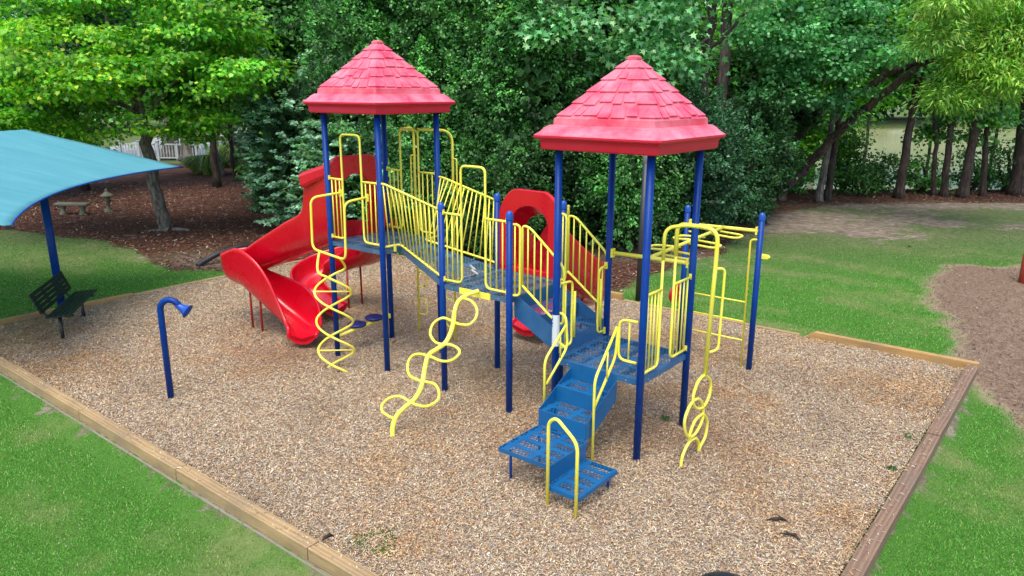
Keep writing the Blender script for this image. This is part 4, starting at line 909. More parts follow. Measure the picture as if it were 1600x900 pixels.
def leaves(rs, pos, axis, nrm, size, tpl):
    axis = unit(axis); side = unit(np.cross(axis, nrm)); up = np.cross(side, axis)
    T = tpl; n = len(pos); k = len(T)
    sz = size[:, None, None]
    fold = (np.abs(T[:, 1])*0.25)[None, :, None]; droop = (T[:, 0]**2*-0.18)[None, :, None]
    v = pos[:, None, :]+axis[:, None, :]*T[None, :, 0:1]*sz+side[:, None, :]*T[None, :, 1:2]*sz+up[:, None, :]*(fold+droop)*sz
    return v.reshape(-1, 3)
def crown(rs, blobs, nclump, per, size, tpl, pal, wts, sig=(0.26, 0.13), inner=0.12, toc=0.45, droop=0.2, shell=(0.62, 1.03), jit=0.16, cjit=0.22, spray=0.0):
    """blobs: (x,y,z,rx,ry,rz[,colour gain]) ; returns vertices, colours. Clumps of leaves on the branch ends, gaps between"""
    B = np.array([tuple(b[:6]) for b in blobs], float); G_ = [b[6] if len(b) > 6 else (1, 1, 1) for b in blobs]; G_ = np.array(G_, float)
    wgt = B[:, 3]*B[:, 5]+B[:, 4]*B[:, 5]; wgt /= wgt.sum()
    bi = rs.choice(len(B), nclump*2, p=wgt); d = unit(rs.randn(nclump*2, 3))
    cam_ = unit(np.array([0, 0, 4.3])-B[bi, :3]); keep = ((d*cam_).sum(1) > -0.15) | (rs.rand(len(d)) < toc); bi, d = bi[keep][:nclump], d[keep][:nclump]
    r = rs.uniform(shell[0], shell[1], len(d))[:, None]
    c = B[bi, :3]+d*r*B[bi, 3:6]
    # drop clumps buried in neighbouring blobs
    q = ((c[:, None, :]-B[None, :, :3])/B[None, :, 3:6]); dep = np.sqrt((q**2).sum(-1)); buried = (dep < 0.52).any(1); c, d, bi = c[~buried], d[~buried], bi[~buried]
    nc = len(c); cc = np.exp(rs.randn(nc, 1)*cjit)*G_[bi]; s = rs.uniform(0.6, 1.5, nc)
    idx = np.repeat(np.arange(nc), rs.poisson(per, nc)); n = len(idx)
    off = rs.randn(n, 3)*np.array([sig[0], sig[0], sig[1]])*s[idx][:, None]
    off[:, 2] -= droop*(off[:, 0]**2+off[:, 1]**2)
    if spray > 0:
        sdir = unit(d+np.array([0, 0, 0.7])+rs.randn(nc, 3)*0.45); tt = rs.rand(n)
        off = off*(1.15-tt)[:, None]+sdir[idx]*(tt*spray)[:, None]*s[idx][:, None]
    pos = c[idx]+off
    ax = unit(d[idx]*0.6+off*2.0+rs.randn(n, 3)*0.5+np.array([0, 0, -0.25])); nr = unit(np.array([0, 0, 0.9])+d[idx]*0.7+rs.randn(n, 3)*0.45)
    k = rs.choice(len(pal), n, p=np.array(wts)/sum(wts)); col = np.array(pal)[k]*cc[idx]*np.exp(rs.randn(n, 1)*jit)
    V = leaves(rs, pos, ax, nr, size*rs.uniform(0.7, 1.25, n), tpl)
    out = [(V, np.clip(col, 0, 0.9))]
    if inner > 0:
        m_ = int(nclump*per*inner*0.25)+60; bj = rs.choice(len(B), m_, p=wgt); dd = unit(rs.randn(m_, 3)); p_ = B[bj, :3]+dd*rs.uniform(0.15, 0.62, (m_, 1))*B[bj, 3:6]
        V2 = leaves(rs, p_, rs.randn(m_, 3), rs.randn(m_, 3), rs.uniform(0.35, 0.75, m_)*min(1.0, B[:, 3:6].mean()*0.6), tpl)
        out.append((V2, np.tile(np.array(pal).mean(0)*0.7, (m_, 1))))  # large inner filler leaves, coloured darker for the shade inside the crown
    return np.concatenate([a for a, _ in out]), np.concatenate([b for _, b in out])
def wob_path(pts, rs, amp=0.05, n=5):
    P = spline([tuple(p) for p in pts], n); return [p+Vector(rs.randn(3)*amp*(0.3 if i in (0, len(P)-1) else 1)) for i, p in enumerate(P)]
def trunkmesh(b, pts, r0, r1, rs, amp=0.04, seg=12, flare=True):
    P = wob_path(pts, rs, amp); N = len(P)
    R = [r0+(r1-r0)*i/(N-1) for i in range(N)]
    if flare: R[0] *= 1.45; R[1] *= 1.12
    b.tube(P, 0, seg, rs=R); return P
def tree(name, base, trunks, limbs, blobs, label, cat='tree', barkm=BARKD, leafm=None, group=None, seed=1, crown_args=None, amp=0.03):
    """trunks: list of (points, r0, r1) in world space"""
    rs = np.random.RandomState(seed); base = Vector(base); e = empty(name, base); tag(e, label, cat, group)
    if trunks:
        b = MB()
        for pts, r0, r1 in trunks: trunkmesh(b, [Vector(p)-base for p in pts], r0, r1, rs, amp)
        for pts, r0, r1 in (limbs or []): trunkmesh(b, [Vector(p)-base for p in pts], r0, r1, rs, amp*0.8, 8, False)
        b.build('trunk', barkm, e)
    if blobs:
        A = dict(nclump=400, per=45, size=0.11, tpl=DIAM, pal=[(0.04, 0.14, 0.03)], wts=[1]); A.update(crown_args or {})
        V, Cc = crown(rs, [tuple(list(b_[:3])+list(b_[3:])) for b_ in blobs], **A)
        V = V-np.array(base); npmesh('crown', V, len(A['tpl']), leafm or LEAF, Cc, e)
    return e
def bl(px, py, Y, rx, rz=None, ry=None, g=None):
    p = AT(px, py, Y); t_ = (p.x, p.y, p.z, rx, ry or rx, rz or rx*0.7)
    return t_+((g,) if g is not None else ())

MAPLE = dict(size=0.115, tpl=MAPL, pal=[(0.14, 0.45, 0.028), (0.07, 0.31, 0.022), (0.28, 0.58, 0.04), (0.40, 0.55, 0.04)], wts=[40, 32, 22, 6], sig=(0.24, 0.06), per=44, cjit=0.25, inner=0.0, shell=(0.3, 1.0), toc=0.9)
DARKT = dict(size=0.15, tpl=DIAM, pal=[(0.022, 0.10, 0.018), (0.035, 0.145, 0.025), (0.06, 0.19, 0.03)], wts=[45, 40, 15], sig=(0.35, 0.14), per=42)
HOLLY = dict(size=0.088, tpl=DIAM*np.array([1, 0.72]), pal=[(0.034, 0.16, 0.030), (0.062, 0.235, 0.042), (0.13, 0.36, 0.07), (0.17, 0.34, 0.15)], wts=[34, 38, 22, 6], sig=(0.11, 0.10), per=60, inner=0.3, spray=0.55, cjit=0.40, shell=(0.55, 1.3), jit=0.2)
OAKB = dict(size=0.13, tpl=OVAL, pal=[(0.06, 0.26, 0.075), (0.10, 0.36, 0.115), (0.20, 0.48, 0.19)], wts=[35, 45, 20], sig=(0.28, 0.08), per=34, cjit=0.25, inner=0.0, shell=(0.3, 1.0), toc=0.9)
WGRN = dict(size=0.16, tpl=DIAM, pal=[(0.045, 0.20, 0.025), (0.08, 0.30, 0.03), (0.17, 0.40, 0.045)], wts=[35, 45, 20], sig=(0.36, 0.13), per=40, cjit=0.28)
SGUM = dict(size=0.165, tpl=STAR, pal=[(0.10, 0.36, 0.12), (0.17, 0.46, 0.18), (0.06, 0.26, 0.07), (0.26, 0.52, 0.19)], wts=[36, 30, 18, 14], sig=(0.30, 0.11), per=15, inner=0.0, cjit=0.18, shell=(0.3, 1.0), toc=0.9)
WILO = dict(size=0.20, tpl=LONG*np.array([1, 1.25]), pal=[(0.20, 0.46, 0.05), (0.32, 0.55, 0.09), (0.12, 0.34, 0.035), (0.42, 0.55, 0.08)], wts=[38, 30, 20, 10], sig=(0.22, 0.12), per=40, droop=0.6, inner=0.0, cjit=0.25, shell=(0.3, 1.0), toc=0.9)

def spread(seed, n, box, Y, rx, rz, skip=(), g=None):
    rs = np.random.RandomState(seed); out = []
    while len(out) < n:
        px, py = rs.uniform(box[0], box[1]), rs.uniform(box[2], box[3])
        if any(a < px < c and b_ < py < d for a, b_, c, d in skip): continue
        q = rs.uniform(0.7, 1.3); k = rs.uniform(0.85, 1.2); gg = (k, k, k) if g is None else tuple(k*x for x in g)
        out.append(bl(px, py, rs.uniform(*Y), rx*q, rz*q, None, gg))
    return out
# big maple on the left
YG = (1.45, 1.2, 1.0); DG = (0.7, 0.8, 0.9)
GAPS = ((170, 140, 262, 196), (30, 150, 95, 178), (95, 0, 170, 38), (120, 165, 175, 190), (330, 165, 430, 260))
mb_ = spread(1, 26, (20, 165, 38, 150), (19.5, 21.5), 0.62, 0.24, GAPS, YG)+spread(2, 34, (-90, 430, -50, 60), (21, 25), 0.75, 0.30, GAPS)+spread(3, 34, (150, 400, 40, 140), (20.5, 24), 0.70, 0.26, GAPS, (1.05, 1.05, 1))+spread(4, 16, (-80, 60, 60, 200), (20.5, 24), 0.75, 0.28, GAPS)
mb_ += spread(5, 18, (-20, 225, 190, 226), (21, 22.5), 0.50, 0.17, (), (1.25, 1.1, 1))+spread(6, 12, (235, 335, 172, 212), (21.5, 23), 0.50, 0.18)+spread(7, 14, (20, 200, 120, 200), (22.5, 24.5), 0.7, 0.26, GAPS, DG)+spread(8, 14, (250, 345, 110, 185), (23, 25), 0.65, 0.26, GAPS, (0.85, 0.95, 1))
bs = GP(262, 360)
tree('maple_tree', bs, [([bs, AT(252, 330, 23.3), AT(240, 285, 23.3), AT(232, 235, 23.2), AT(222, 190, 23.1), AT(212, 150, 23)], 0.20, 0.15)],
     [([AT(216, 170, 23), AT(200, 120, 22.8), AT(175, 60, 22.6), AT(160, 0, 22.5)], 0.12, 0.04), ([AT(212, 160, 23), AT(238, 100, 22.8), AT(262, 30, 22.6)], 0.11, 0.04), ([AT(220, 185, 23.1), AT(262, 140, 22.5), AT(300, 95, 22.2)], 0.07, 0.02), ([AT(218, 180, 23), AT(160, 150, 22), AT(90, 140, 21.2), AT(30, 110, 20.8)], 0.08, 0.02), ([AT(200, 120, 22.8), AT(120, 90, 21.5), AT(70, 50, 21)], 0.06, 0.02),
      ([bs+Vector((0.1, 0, 0.02)), bs+Vector((0.55, -0.15, 0.0)), bs+Vector((1.1, -0.1, -0.05))], 0.09, 0.03), ([bs+Vector((-0.1, -0.05, 0.02)), bs+Vector((-0.45, -0.3, -0.02))], 0.08, 0.03)],
     mb_, 'large spreading maple with bright yellow-green leaves and a grey trunk behind the shade canopy', barkm=BARKG, seed=11, crown_args=dict(MAPLE, nclump=1900))
# trees behind it
def simple(name, px, py, Y, h, r, args, label, seed, bark_=BARKD, n=260, rt=0.16, cz=0.62, group=None, lean=0.0, rzs=0.55, base=None):
    b0 = base if base is not None else Vector((AT(px, py, Y).x, Y, float(gz(np.array([AT(px, py, Y).x]), np.array([Y]))[0])))
    rs = np.random.RandomState(seed+500); bb = []
    for k in range(9):
        a = rs.rand()*2*pi; q = rs.uniform(0.25, 0.75); bb.append((b0.x+lean*h*0.6+cos(a)*r*q, b0.y+sin(a)*r*q*0.8, b0.z+h*(cz+rs.uniform(-0.30, 0.30)), r*rs.uniform(0.45, 0.65), r*rs.uniform(0.45, 0.65), h*rzs*rs.uniform(0.22, 0.36)))
    return tree(name, b0, [([b0, b0+Vector((lean*h*0.3, 0, h*0.35)), b0+Vector((lean*h*0.6, 0, h*0.75)), b0+Vector((lean*h*0.7, 0, h*0.95))], rt, rt*0.3)],
        [([b0+Vector((lean*h*0.4, 0, h*(0.45+0.1*k))), b0+Vector((lean*h*0.5+r*0.5*cos(k*2.1), r*0.5*sin(k*2.1), h*(0.6+0.1*k)))], rt*0.4, rt*0.12) for k in range(3)], bb, label, barkm=bark_, seed=seed, crown_args=dict(args, nclump=n), group=group)
GW = 'trees of the wood behind the playground'
simple('broadleaf_tree', -20, 200, 30, 10.5, 4.2, dict(DARKT, pal=[(0.03, 0.12, 0.05), (0.05, 0.18, 0.075)], wts=[1, 1]), 'blue-green tree behind the maple at the left edge of the photo', 21, n=420, group=GW, cz=0.55)
simple('broadleaf_tree', 120, 200, 33, 11.5, 4.0, DARKT, 'dark tree filling the gap behind the left half of the maple', 22, n=420, group=GW, cz=0.72, rzs=0.45)
simple('broadleaf_tree', 330, 200, 34, 12, 3.6, WGRN, 'green tree behind the right half of the maple, above the white railing', 23, n=420, group=GW, cz=0.84, rzs=0.3)
b1, b2 = GP(268, 250), GP(295, 252)
tree('tall_tree', b1, [([b1, b1+Vector((0.05, 0, 3)), b1+Vector((0.2, 0, 9)), b1+Vector((0.4, 0, 13))], 0.55, 0.3)], None, [(b1.x, b1.y, 11, 4, 4, 2.6), (b1.x-3.5, b1.y, 9.5, 3, 3, 2.2)], 'stout pale grey trunk beside the white railing beyond the straw', barkm=BARKG, seed=25, crown_args=dict(DARKT, nclump=260, size=0.26), group=GW)
tree('tall_tree', b2, [([b2, b2+Vector((0.05, 0, 3)), b2+Vector((-0.2, 0, 9)), b2+Vector((-0.2, 0, 13))], 0.50, 0.3)], None, [(b2.x+1.5, b2.y, 11, 3.5, 3.5, 2.6)], 'pale grey trunk right of the stouter one, left of the ornamental grasses', barkm=BARKG, seed=26, crown_args=dict(DARKT, nclump=200, size=0.26), group=GW)
b3 = GP(368, 283)
tree('slender_tree', b3, [([b3, AT(364, 250, b3.y), AT(360, 205, b3.y), AT(358, 160, b3.y), AT(350, 80, b3.y)], 0.13, 0.07)], [([AT(359, 195, b3.y), AT(370, 165, b3.y), AT(385, 120, b3.y)], 0.07, 0.03)],
     [bl(350, 110, 35, 2.0, 1.2), bl(400, 60, 35, 2.0, 1.3), bl(330, 30, 36, 2.2, 1.3), bl(420, 130, 34, 1.3, 0.9), bl(385, 10, 35, 2.4, 1.3)], 'slender dark upright trunk at the edge of the straw, left of the feathery shrub', seed=27, crown_args=dict(DARKT, nclump=420, pal=[(0.03, 0.13, 0.02), (0.05, 0.18, 0.025)], wts=[1, 1]))
b4 = GP(348, 275)
tree('slender_tree', b4, [([b4, AT(338, 240, b4.y), AT(327, 200, b4.y), AT(318, 150, b4.y), AT(300, 90, b4.y)], 0.15, 0.08)], [([AT(384, 236, 37.5), AT(360, 214, 38), AT(332, 190, 38.5), AT(300, 150, 39)], 0.17, 0.10)],
     [bl(290, 100, 38, 2.2, 1.2), bl(240, 60, 38, 2.2, 1.2), bl(310, 40, 38, 2.2, 1.3)], 'leaning lichen-grey young tree with a long slanting limb behind the ornamental grasses', barkm=BARKG, seed=28, crown_args=dict(MAPLE, nclump=320, size=0.2))
b5 = Vector((AT(398, 260, 27).x, 27, 0))
tree('broadleaf_tree', b5, [([b5, AT(396, 230, 27), AT(392, 160, 27), AT(395, 60, 27)], 0.16, 0.10)], None, [bl(400, 60, 27, 1.9, 1.2), bl(430, 20, 27, 2.0, 1.3), bl(380, 0, 28, 2.0, 1.2), bl(420, 110, 27, 1.0, 0.7)], 'dark trunk just behind the left side of the feathery shrub', seed=29, crown_args=dict(DARKT, nclump=420, pal=[(0.03, 0.14, 0.02), (0.06, 0.21, 0.03)], wts=[1, 1]), group=GW)
# distant trees behind the patio
for i, (px, Y, h, r, tx) in enumerate(((-60, 70, 15, 7, 'far left'), (110, 78, 16, 7, 'left of centre'), (230, 86, 17, 7, 'behind the pale trunks'), (330, 98, 19, 8, 'beyond the patio'), (440, 92, 19, 8, 'beyond the feathery shrub'), (540, 70, 16, 7, 'right of the patio'))):
    simple('distant_tree', px, 200, Y, h, r, dict(WGRN, size=0.42, sig=(0.8, 0.3), per=36), 'distant green tree past the railing, '+tx, 40+i, n=260, cz=0.5, rzs=0.9, group='distant trees past the railing')

# feathery shrub
def feathery(base, r, h, label, seed):
    rs = np.random.RandomState(seed); e = empty('feathery_shrub', base); tag(e, label, 'shrub')
    b = MB(); P, Ax, Nr, Sz, Co = [], [], [], [], []
    for k in range(430):
        th = rs.rand()*2*pi; ph = rs.uniform(-0.25, 1.0); z0 = h*rs.uniform(0.04, 0.88)
        rr = r*sqrt(max(0.05, 1-((z0/h-0.42)/0.72)**2)); d = np.array([cos(th), sin(th), rs.uniform(0.05, 0.75)]); d /= np.linalg.norm(d)
        L = rr*rs.uniform(0.85, 1.12); st = np.array([0, 0, z0]); nn = 60
        if d[1] > 0.5 and rs.rand() < 0.6: continue
        tt_ = rs.uniform(0.35, 1.0, nn); p = st+d*L*tt_[:, None]+np.array([0, 0, -0.30])*(tt_**2)[:, None]*L*0.35+rs.randn(nn, 3)*0.05*(1.3-tt_)[:, None]
        tan = d+np.array([0, 0, -0.25])*tt_[:, None]; sd = unit(np.cross(tan, np.array([0, 0, 1.0])))*np.where(rs.rand(nn) < .5, 1, -1)[:, None]
        P.append(p); Ax.append(unit(tan*0.8+sd*0.8+rs.randn(nn, 3)*0.25)); Nr.append(np.array([0, 0, 0.8])+d*0.9+rs.randn(nn, 3)*0.35); Sz.append(rs.uniform(0.08, 0.15, nn))
        g = exp_ = np.exp(rs.randn()*0.18); pal = np.array([(0.26, 0.50, 0.33), (0.42, 0.62, 0.48), (0.11, 0.30, 0.15), (0.11, 0.34, 0.09)]); Co.append(pal[rs.choice(4, nn, p=[.36, .24, .22, .18])]*g*np.exp(rs.randn(nn, 1)*0.15))
        if k % 5 == 0: b.tube([Vector(st*0.8), Vector(st+d*L*0.6)], 0.012, 5)
    P, Ax, Nr, Sz, Co = map(np.concatenate, (P, Ax, Nr, Sz, Co)); b.build('stem', BARKD, e)
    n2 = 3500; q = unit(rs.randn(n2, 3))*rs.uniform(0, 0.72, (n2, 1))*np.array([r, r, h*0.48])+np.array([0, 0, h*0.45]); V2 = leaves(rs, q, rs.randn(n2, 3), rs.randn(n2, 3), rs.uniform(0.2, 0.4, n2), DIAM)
    V = leaves(rs, P, Ax, Nr, Sz, DIAM*np.array([1, 0.62])); npmesh('foliage', np.concatenate([V, V2]), 4, LEAF, np.concatenate([Co, np.tile([0.03, 0.09, 0.03], (n2, 1))]), e)  # dark inner filler leaves carry the shrub's inside shade in their colour
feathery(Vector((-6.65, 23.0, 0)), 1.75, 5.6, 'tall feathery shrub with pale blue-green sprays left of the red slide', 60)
feathery(Vector((-4.9, 21.9, 0)), 1.6, 3.4, 'lower feathery shrub with pale sprays directly behind the tall red slide hood', 61)

# hollies and evergreen mass behind the structure
def holly(name, x, y, h, r, label, seed, n, args=HOLLY, low=0.12, cat='shrub', g=None, leafm=None, cols=None):
    rs = np.random.RandomState(seed+900); base = Vector((x, y, 0)); bb = []; nb = max(5, int(h/0.8))
    for k in range(nb):
        f = (k+0.5)/nb; prof = (1-(abs(f-0.45)/0.75)**2.2); a = rs.rand()*2*pi
        for q in range(4):
            a += pi*0.5*rs.uniform(0.7, 1.3); rr = r*prof; gq = float(np.clip(0.25+1.5*fnoise(np.array([x+cos(a)*rr+50]), np.array([h*f+50]), 0.55, 91)[0], 0.5, 1.5))*rs.uniform(0.75, 1.15); bb.append((x+cos(a)*rr*0.55, y+sin(a)*rr*0.70+rs.uniform(-0.3, 0.3), h*(low+(1-low)*f)+rs.uniform(-0.25, 0.25), rr*rs.uniform(0.30, 0.52), rr*rs.uniform(0.3, 0.5), h/nb*rs.uniform(0.65, 1.25), (gq, gq, gq)))  # gq: noise gain painting broad light and shade masses into the leaf colour
    return tree(name, base, [([base, base+Vector((0.1, 0, h*0.4)), base+Vector((-0.05, 0.1, h*0.8))], 0.12, 0.04)], [([base, base+Vector((0.4*s_, -0.2, h*0.35)), base+Vector((0.7*s_, -0.3, h*0.6))], 0.06, 0.02) for s_ in (-1, 1)], bb, label, cat, BARKD, leafm or LEAFW, g, seed, dict(args, nclump=n))
GH = 'evergreen hollies behind the structure'
DH = dict(HOLLY, pal=[(0.014, 0.062, 0.016), (0.024, 0.095, 0.022), (0.045, 0.14, 0.03)], wts=[45, 40, 15])  # dark copy of the holly palette, shade of the rear hollies in its colour
holly('holly', -3.6, 22.9, 9.4, 2.4, 'tall glossy holly right of the feathery shrub, behind the left red roof', 70, 1500, g=GH)
holly('holly', -1.3, 22.3, 9.0, 2.2, 'tall holly filling the gap between the left red roof and the middle deck', 71, 1400, g=GH)
holly('holly', -2.5, 20.9, 3.3, 1.7, 'low dark holly at the foot of the taller ones, behind the ramp', 72, 560, g=GH)
holly('holly', 0.5, 21.6, 8.6, 2.0, 'holly with lighter leaf tips directly behind the middle red slide', 73, 1200, g=GH)
holly('holly', -0.6, 19.9, 2.6, 1.3, 'small rounded holly in front of the taller ones, left of the middle slide', 74, 380, g=GH)
holly('holly', 2.5, 24.5, 9.5, 2.4, 'dark shade-coloured holly left of the right red roof, behind the sweetgum branches', 75, 1200, args=DH, g=GH)
holly('holly', 1.7, 21.6, 3.4, 1.4, 'dark shade-coloured shrub behind the stairs of the low tower', 76, 420, args=DH, g=GH)
holly('evergreen_shrub', 3.3, 20.9, 3.9, 1.5, 'bright green rounded shrub seen between the posts of the low tower', 77, 620, low=0.2)
holly('evergreen_shrub', 5.1, 22.1, 3.7, 1.7, 'rounded shrub with grey-green leaf tips behind the overhead ladder', 78, 640, args=dict(HOLLY, pal=[(0.022, 0.095, 0.03), (0.04, 0.14, 0.055), (0.09, 0.21, 0.10)], wts=[45, 38, 17]), low=0.2)
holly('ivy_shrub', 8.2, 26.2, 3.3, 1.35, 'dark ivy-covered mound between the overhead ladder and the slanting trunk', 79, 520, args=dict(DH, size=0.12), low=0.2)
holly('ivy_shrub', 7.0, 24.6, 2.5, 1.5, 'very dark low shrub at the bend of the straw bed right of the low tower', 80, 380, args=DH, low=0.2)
# tall trees closing the view behind the hollies
for i, (px, Y, h, r, A, tx) in enumerate(((470, 30, 12.5, 3.6, WGRN, 'over the feathery shrub'), (590, 31, 13, 3.6, DARKT, 'behind the left red roof'), (700, 29, 12.5, 3.4, dict(SGUM, size=0.18, pal=[(0.05, 0.16, 0.07), (0.09, 0.24, 0.12)], wts=[1, 1]), 'pale star-shaped leaves right of the left red roof'), (800, 31, 13, 3.6, DARKT, 'between the two red roofs'), (900, 30, 13, 3.6, DARKT, 'behind the sweetgum branches'), (1010, 33, 13, 3.6, WGRN, 'behind the right red roof'))):
    simple('broadleaf_tree', px, 200, Y, h, r, A, 'tall tree closing the view '+tx, 90+i, n=420, cz=0.56, rzs=0.8, group=GW)
# sweetgum
b6 = Vector((AT(1100, 250, 24.5).x, 24.5, 0))
sg = spread(31, 16, (800, 950, 5, 55), (19.5, 21), 0.42, 0.16, (), (1.2, 1.1, 1.15))+spread(32, 16, (950, 1080, 0, 60), (20, 21.5), 0.45, 0.18, ((955, 0, 985, 45),), (1.05, 1.0, 1.05))+spread(33, 14, (880, 1070, 60, 105), (20, 21.5), 0.40, 0.16)+spread(34, 8, (875, 960, 100, 128), (20.5, 21.5), 0.30, 0.13)+spread(35, 6, (1040, 1075, 90, 130), (21, 22), 0.28, 0.13)+spread(36, 7, (1080, 1200, -60, 5), (22, 24), 0.6, 0.25)+spread(37, 8, (860, 1100, -60, 0), (20, 22), 0.7, 0.3)
tree('sweetgum_tree', b6, [([b6, AT(1096, 200, 24.5), AT(1102, 100, 24.5), AT(1116, 0, 24.5), AT(1125, -60, 24.5)], 0.18, 0.12)],
     [([AT(1110, 30, 24.5), AT(1050, 20, 23), AT(960, 35, 21.5), AT(850, 30, 20.3)], 0.07, 0.02), ([AT(1108, 60, 24.5), AT(1060, 80, 22.5), AT(980, 60, 21)], 0.05, 0.015), ([AT(1106, 80, 24.5), AT(1140, 50, 24.5), AT(1180, 0, 24.5)], 0.07, 0.04)],
     sg, 'sweetgum with pale star-shaped leaves hanging over the right red roof', seed=101, crown_args=dict(SGUM, nclump=800))
# tall bare trunks
for px0, px1, Y, r, tx, sd_ in ((1127, 1142, 29, 0.24, 'grey scaly pine trunk just right of the right red roof', 110), (1216, 1236, 33, 0.29, 'grey pine trunk behind the blue-green oak leaves', 111)):
    b7 = Vector((AT(px0-4, 300, Y).x, Y, 0)); p1 = AT(px1, -20, Y)
    tree('pine_tree', b7, [([b7, AT(px0, 150, Y), p1, p1+Vector((0.4, 0, 5))], r, r*0.7)], None, [(p1.x, p1.y, 15.5, 2.6, 2.6, 1.4)], tx, barkm=BARKP, seed=sd_, crown_args=dict(DARKT, nclump=160), amp=0.03)
# leaning tree
b8 = GP(1214, 312); Yb = b8.y
tree('leaning_tree', b8, [([b8, AT(1245, 275, Yb), AT(1290, 228, Yb-0.8), AT(1340, 178, Yb-1.8), AT(1390, 138, Yb-2.6), AT(1432, 108, Yb-3.4)], 0.19, 0.12)],
     [([AT(1345, 142, Yb-2), AT(1395, 112, Yb-2.6), AT(1440, 98, Yb-3.4), AT(1482, 84, Yb-4.2)], 0.15, 0.08), ([AT(1402, 108, Yb-2.6), AT(1398, 88, Yb-2.6), AT(1375, 62, Yb-2.6)], 0.10, 0.04), ([AT(1470, 85, Yb-4), AT(1500, 95, Yb-4.6), AT(1512, 100, Yb-4.8)], 0.06, 0.02), ([AT(1455, 95, Yb-3.8), AT(1460, 50, Yb-4), AT(1475, 10, Yb-4)], 0.06, 0.03), ([AT(1430, 118, Yb-3.4), AT(1446, 125, Yb-3.6), AT(1452, 138, Yb-3.6)], 0.03, 0.01), ([AT(1455, 40, Yb-4), AT(1480, 60, Yb-4.3), AT(1500, 80, Yb-4.5)], 0.03, 0.01)],
     spread(41, 36, (1150, 1450, -30, 95), (26, 29), 0.65, 0.24, ((1395, 85, 1500, 130),), (1.05, 1.05, 1.05))+spread(42, 14, (1200, 1340, 90, 150), (26.5, 29), 0.55, 0.20)+spread(43, 7, (1240, 1330, 150, 180), (27, 29), 0.40, 0.13, (), DG),
     'long slanting furrowed trunk leaning right over the soil, with blue-green oak leaves', barkm=BARKL, seed=120, crown_args=dict(OAKB, nclump=680), amp=0.04)
b8b = Vector((AT(1190, 300, 32).x, 32, 0))
tree('leaning_tree', b8b, [([b8b, AT(1215, 250, 32), AT(1245, 215, 32), AT(1275, 180, 32), AT(1320, 130, 32)], 0.22, 0.14)], [([AT(1118, 125, 30), AT(1150, 160, 30.5), AT(1175, 185, 31), AT(1186, 210, 31.5), AT(1215, 185, 32), AT(1240, 175, 32)], 0.08, 0.06)], [bl(1190, 110, 32, 1.6, 0.9), bl(1230, 180, 33, 1.0, 0.5)], 'second slanting dark trunk behind the ivy-covered mound', seed=121, crown_args=dict(WGRN, nclump=260, pal=[(0.03, 0.12, 0.02), (0.05, 0.17, 0.025)], wts=[1, 1]))
# lakeside trunks
for i, (p0, p1, r, lab, bl_) in enumerate((
    ((1278, 313), (1300, 195), 0.15, 'paler left half of the twin trunks at the water edge', BARKG), ((1292, 312), (1310, 190), 0.15, 'darker right half of the twin trunks at the water edge', BARKD),
    ((1403, 308), (1426, 170), 0.19, 'dark trunk leaning slightly right, alone in front of the open water', BARKD), ((1458, 305), (1463, 170), 0.10, 'thinnest upright trunk at the water edge', BARKD),
    ((1474, 306), (1488, 170), 0.15, 'dark trunk beside the thinnest one, with a pale stem at its foot', BARKD), ((1503, 307), (1530, 165), 0.21, 'thick trunk leaning right, third from the right edge of the photo', BARKD),
    ((1534, 305), (1544, 165), 0.13, 'straight dark trunk second from the right edge of the photo', BARKD), ((1588, 303), (1606, 150), 0.32, 'thickest dark trunk cut by the right edge of the photo', BARKD))):
    b9 = GP(*p0); Y = b9.y; q1 = AT(p1[0], p1[1], Y); q2 = q1+(q1-b9)*0.9
    bb = [(q1.x+dx, Y+dy, z, 1.7, 1.7, 0.9) for dx, dy, z in ((-0.8, 0, 5.6), (0.9, -0.6, 6.3), (0.2, 0.6, 7.4), (-0.3, -0.3, 8.8))]+([(q1.x+0.8, Y+0.3, 3.3, 0.8, 0.8, 0.28), (q1.x+0.3, Y+0.8, 2.6, 0.6, 0.6, 0.25)] if i in (3, 4, 5, 6) else [])
    tree('lakeside_tree', b9, [([b9, b9.lerp(q1, 0.5), q1, q2], r, r*0.55)], [([q1, q1+Vector((0.8, 0, 1.4))], r*0.4, r*0.15)], bb, lab, barkm=bl_, seed=130+i, crown_args=dict(WGRN if i % 2 else OAKB, nclump=230), group='trees along the water edge', amp=0.02)
# understorey at the water edge
for i, (px, Y, h, r, lab) in enumerate(((1345, 32.4, 1.3, 1.0, 'low leafy bush left of the open water view'), (1375, 33.4, 1.5, 0.9, 'small bush right beside the foot of the lone lakeside trunk'), (1440, 33.2, 1.5, 0.9, 'bright green bush between the lone trunk and the thinnest trunk'), (1520, 34.0, 1.5, 1.0, 'bush behind the thick leaning trunk'), (1570, 33.5, 2.2, 1.2, 'bush at the foot of the thickest trunk by the right edge'), (1240, 33.5, 1.2, 0.7, 'small green bush behind the foot of the slanting trunk'), (1318, 34.5, 2.6, 0.7, 'upright light green bush behind the twin trunks'))):
    A = dict(WGRN, size=0.12, per=20, inner=0.05, pal=[(0.06, 0.24, 0.03), (0.12, 0.36, 0.04), (0.18, 0.44, 0.05)] if i in (2, 5, 6) else [(0.035, 0.14, 0.022), (0.06, 0.21, 0.03), (0.12, 0.3, 0.05)], wts=[40, 40, 20], sig=(0.22, 0.10))
    holly('water_edge_bush', AT(px, 290, Y).x, Y, h, r, lab, 150+i, 75 if h < 2.5 else 200, args=A, low=0.15, g='bushes along the water edge', leafm=LEAF)
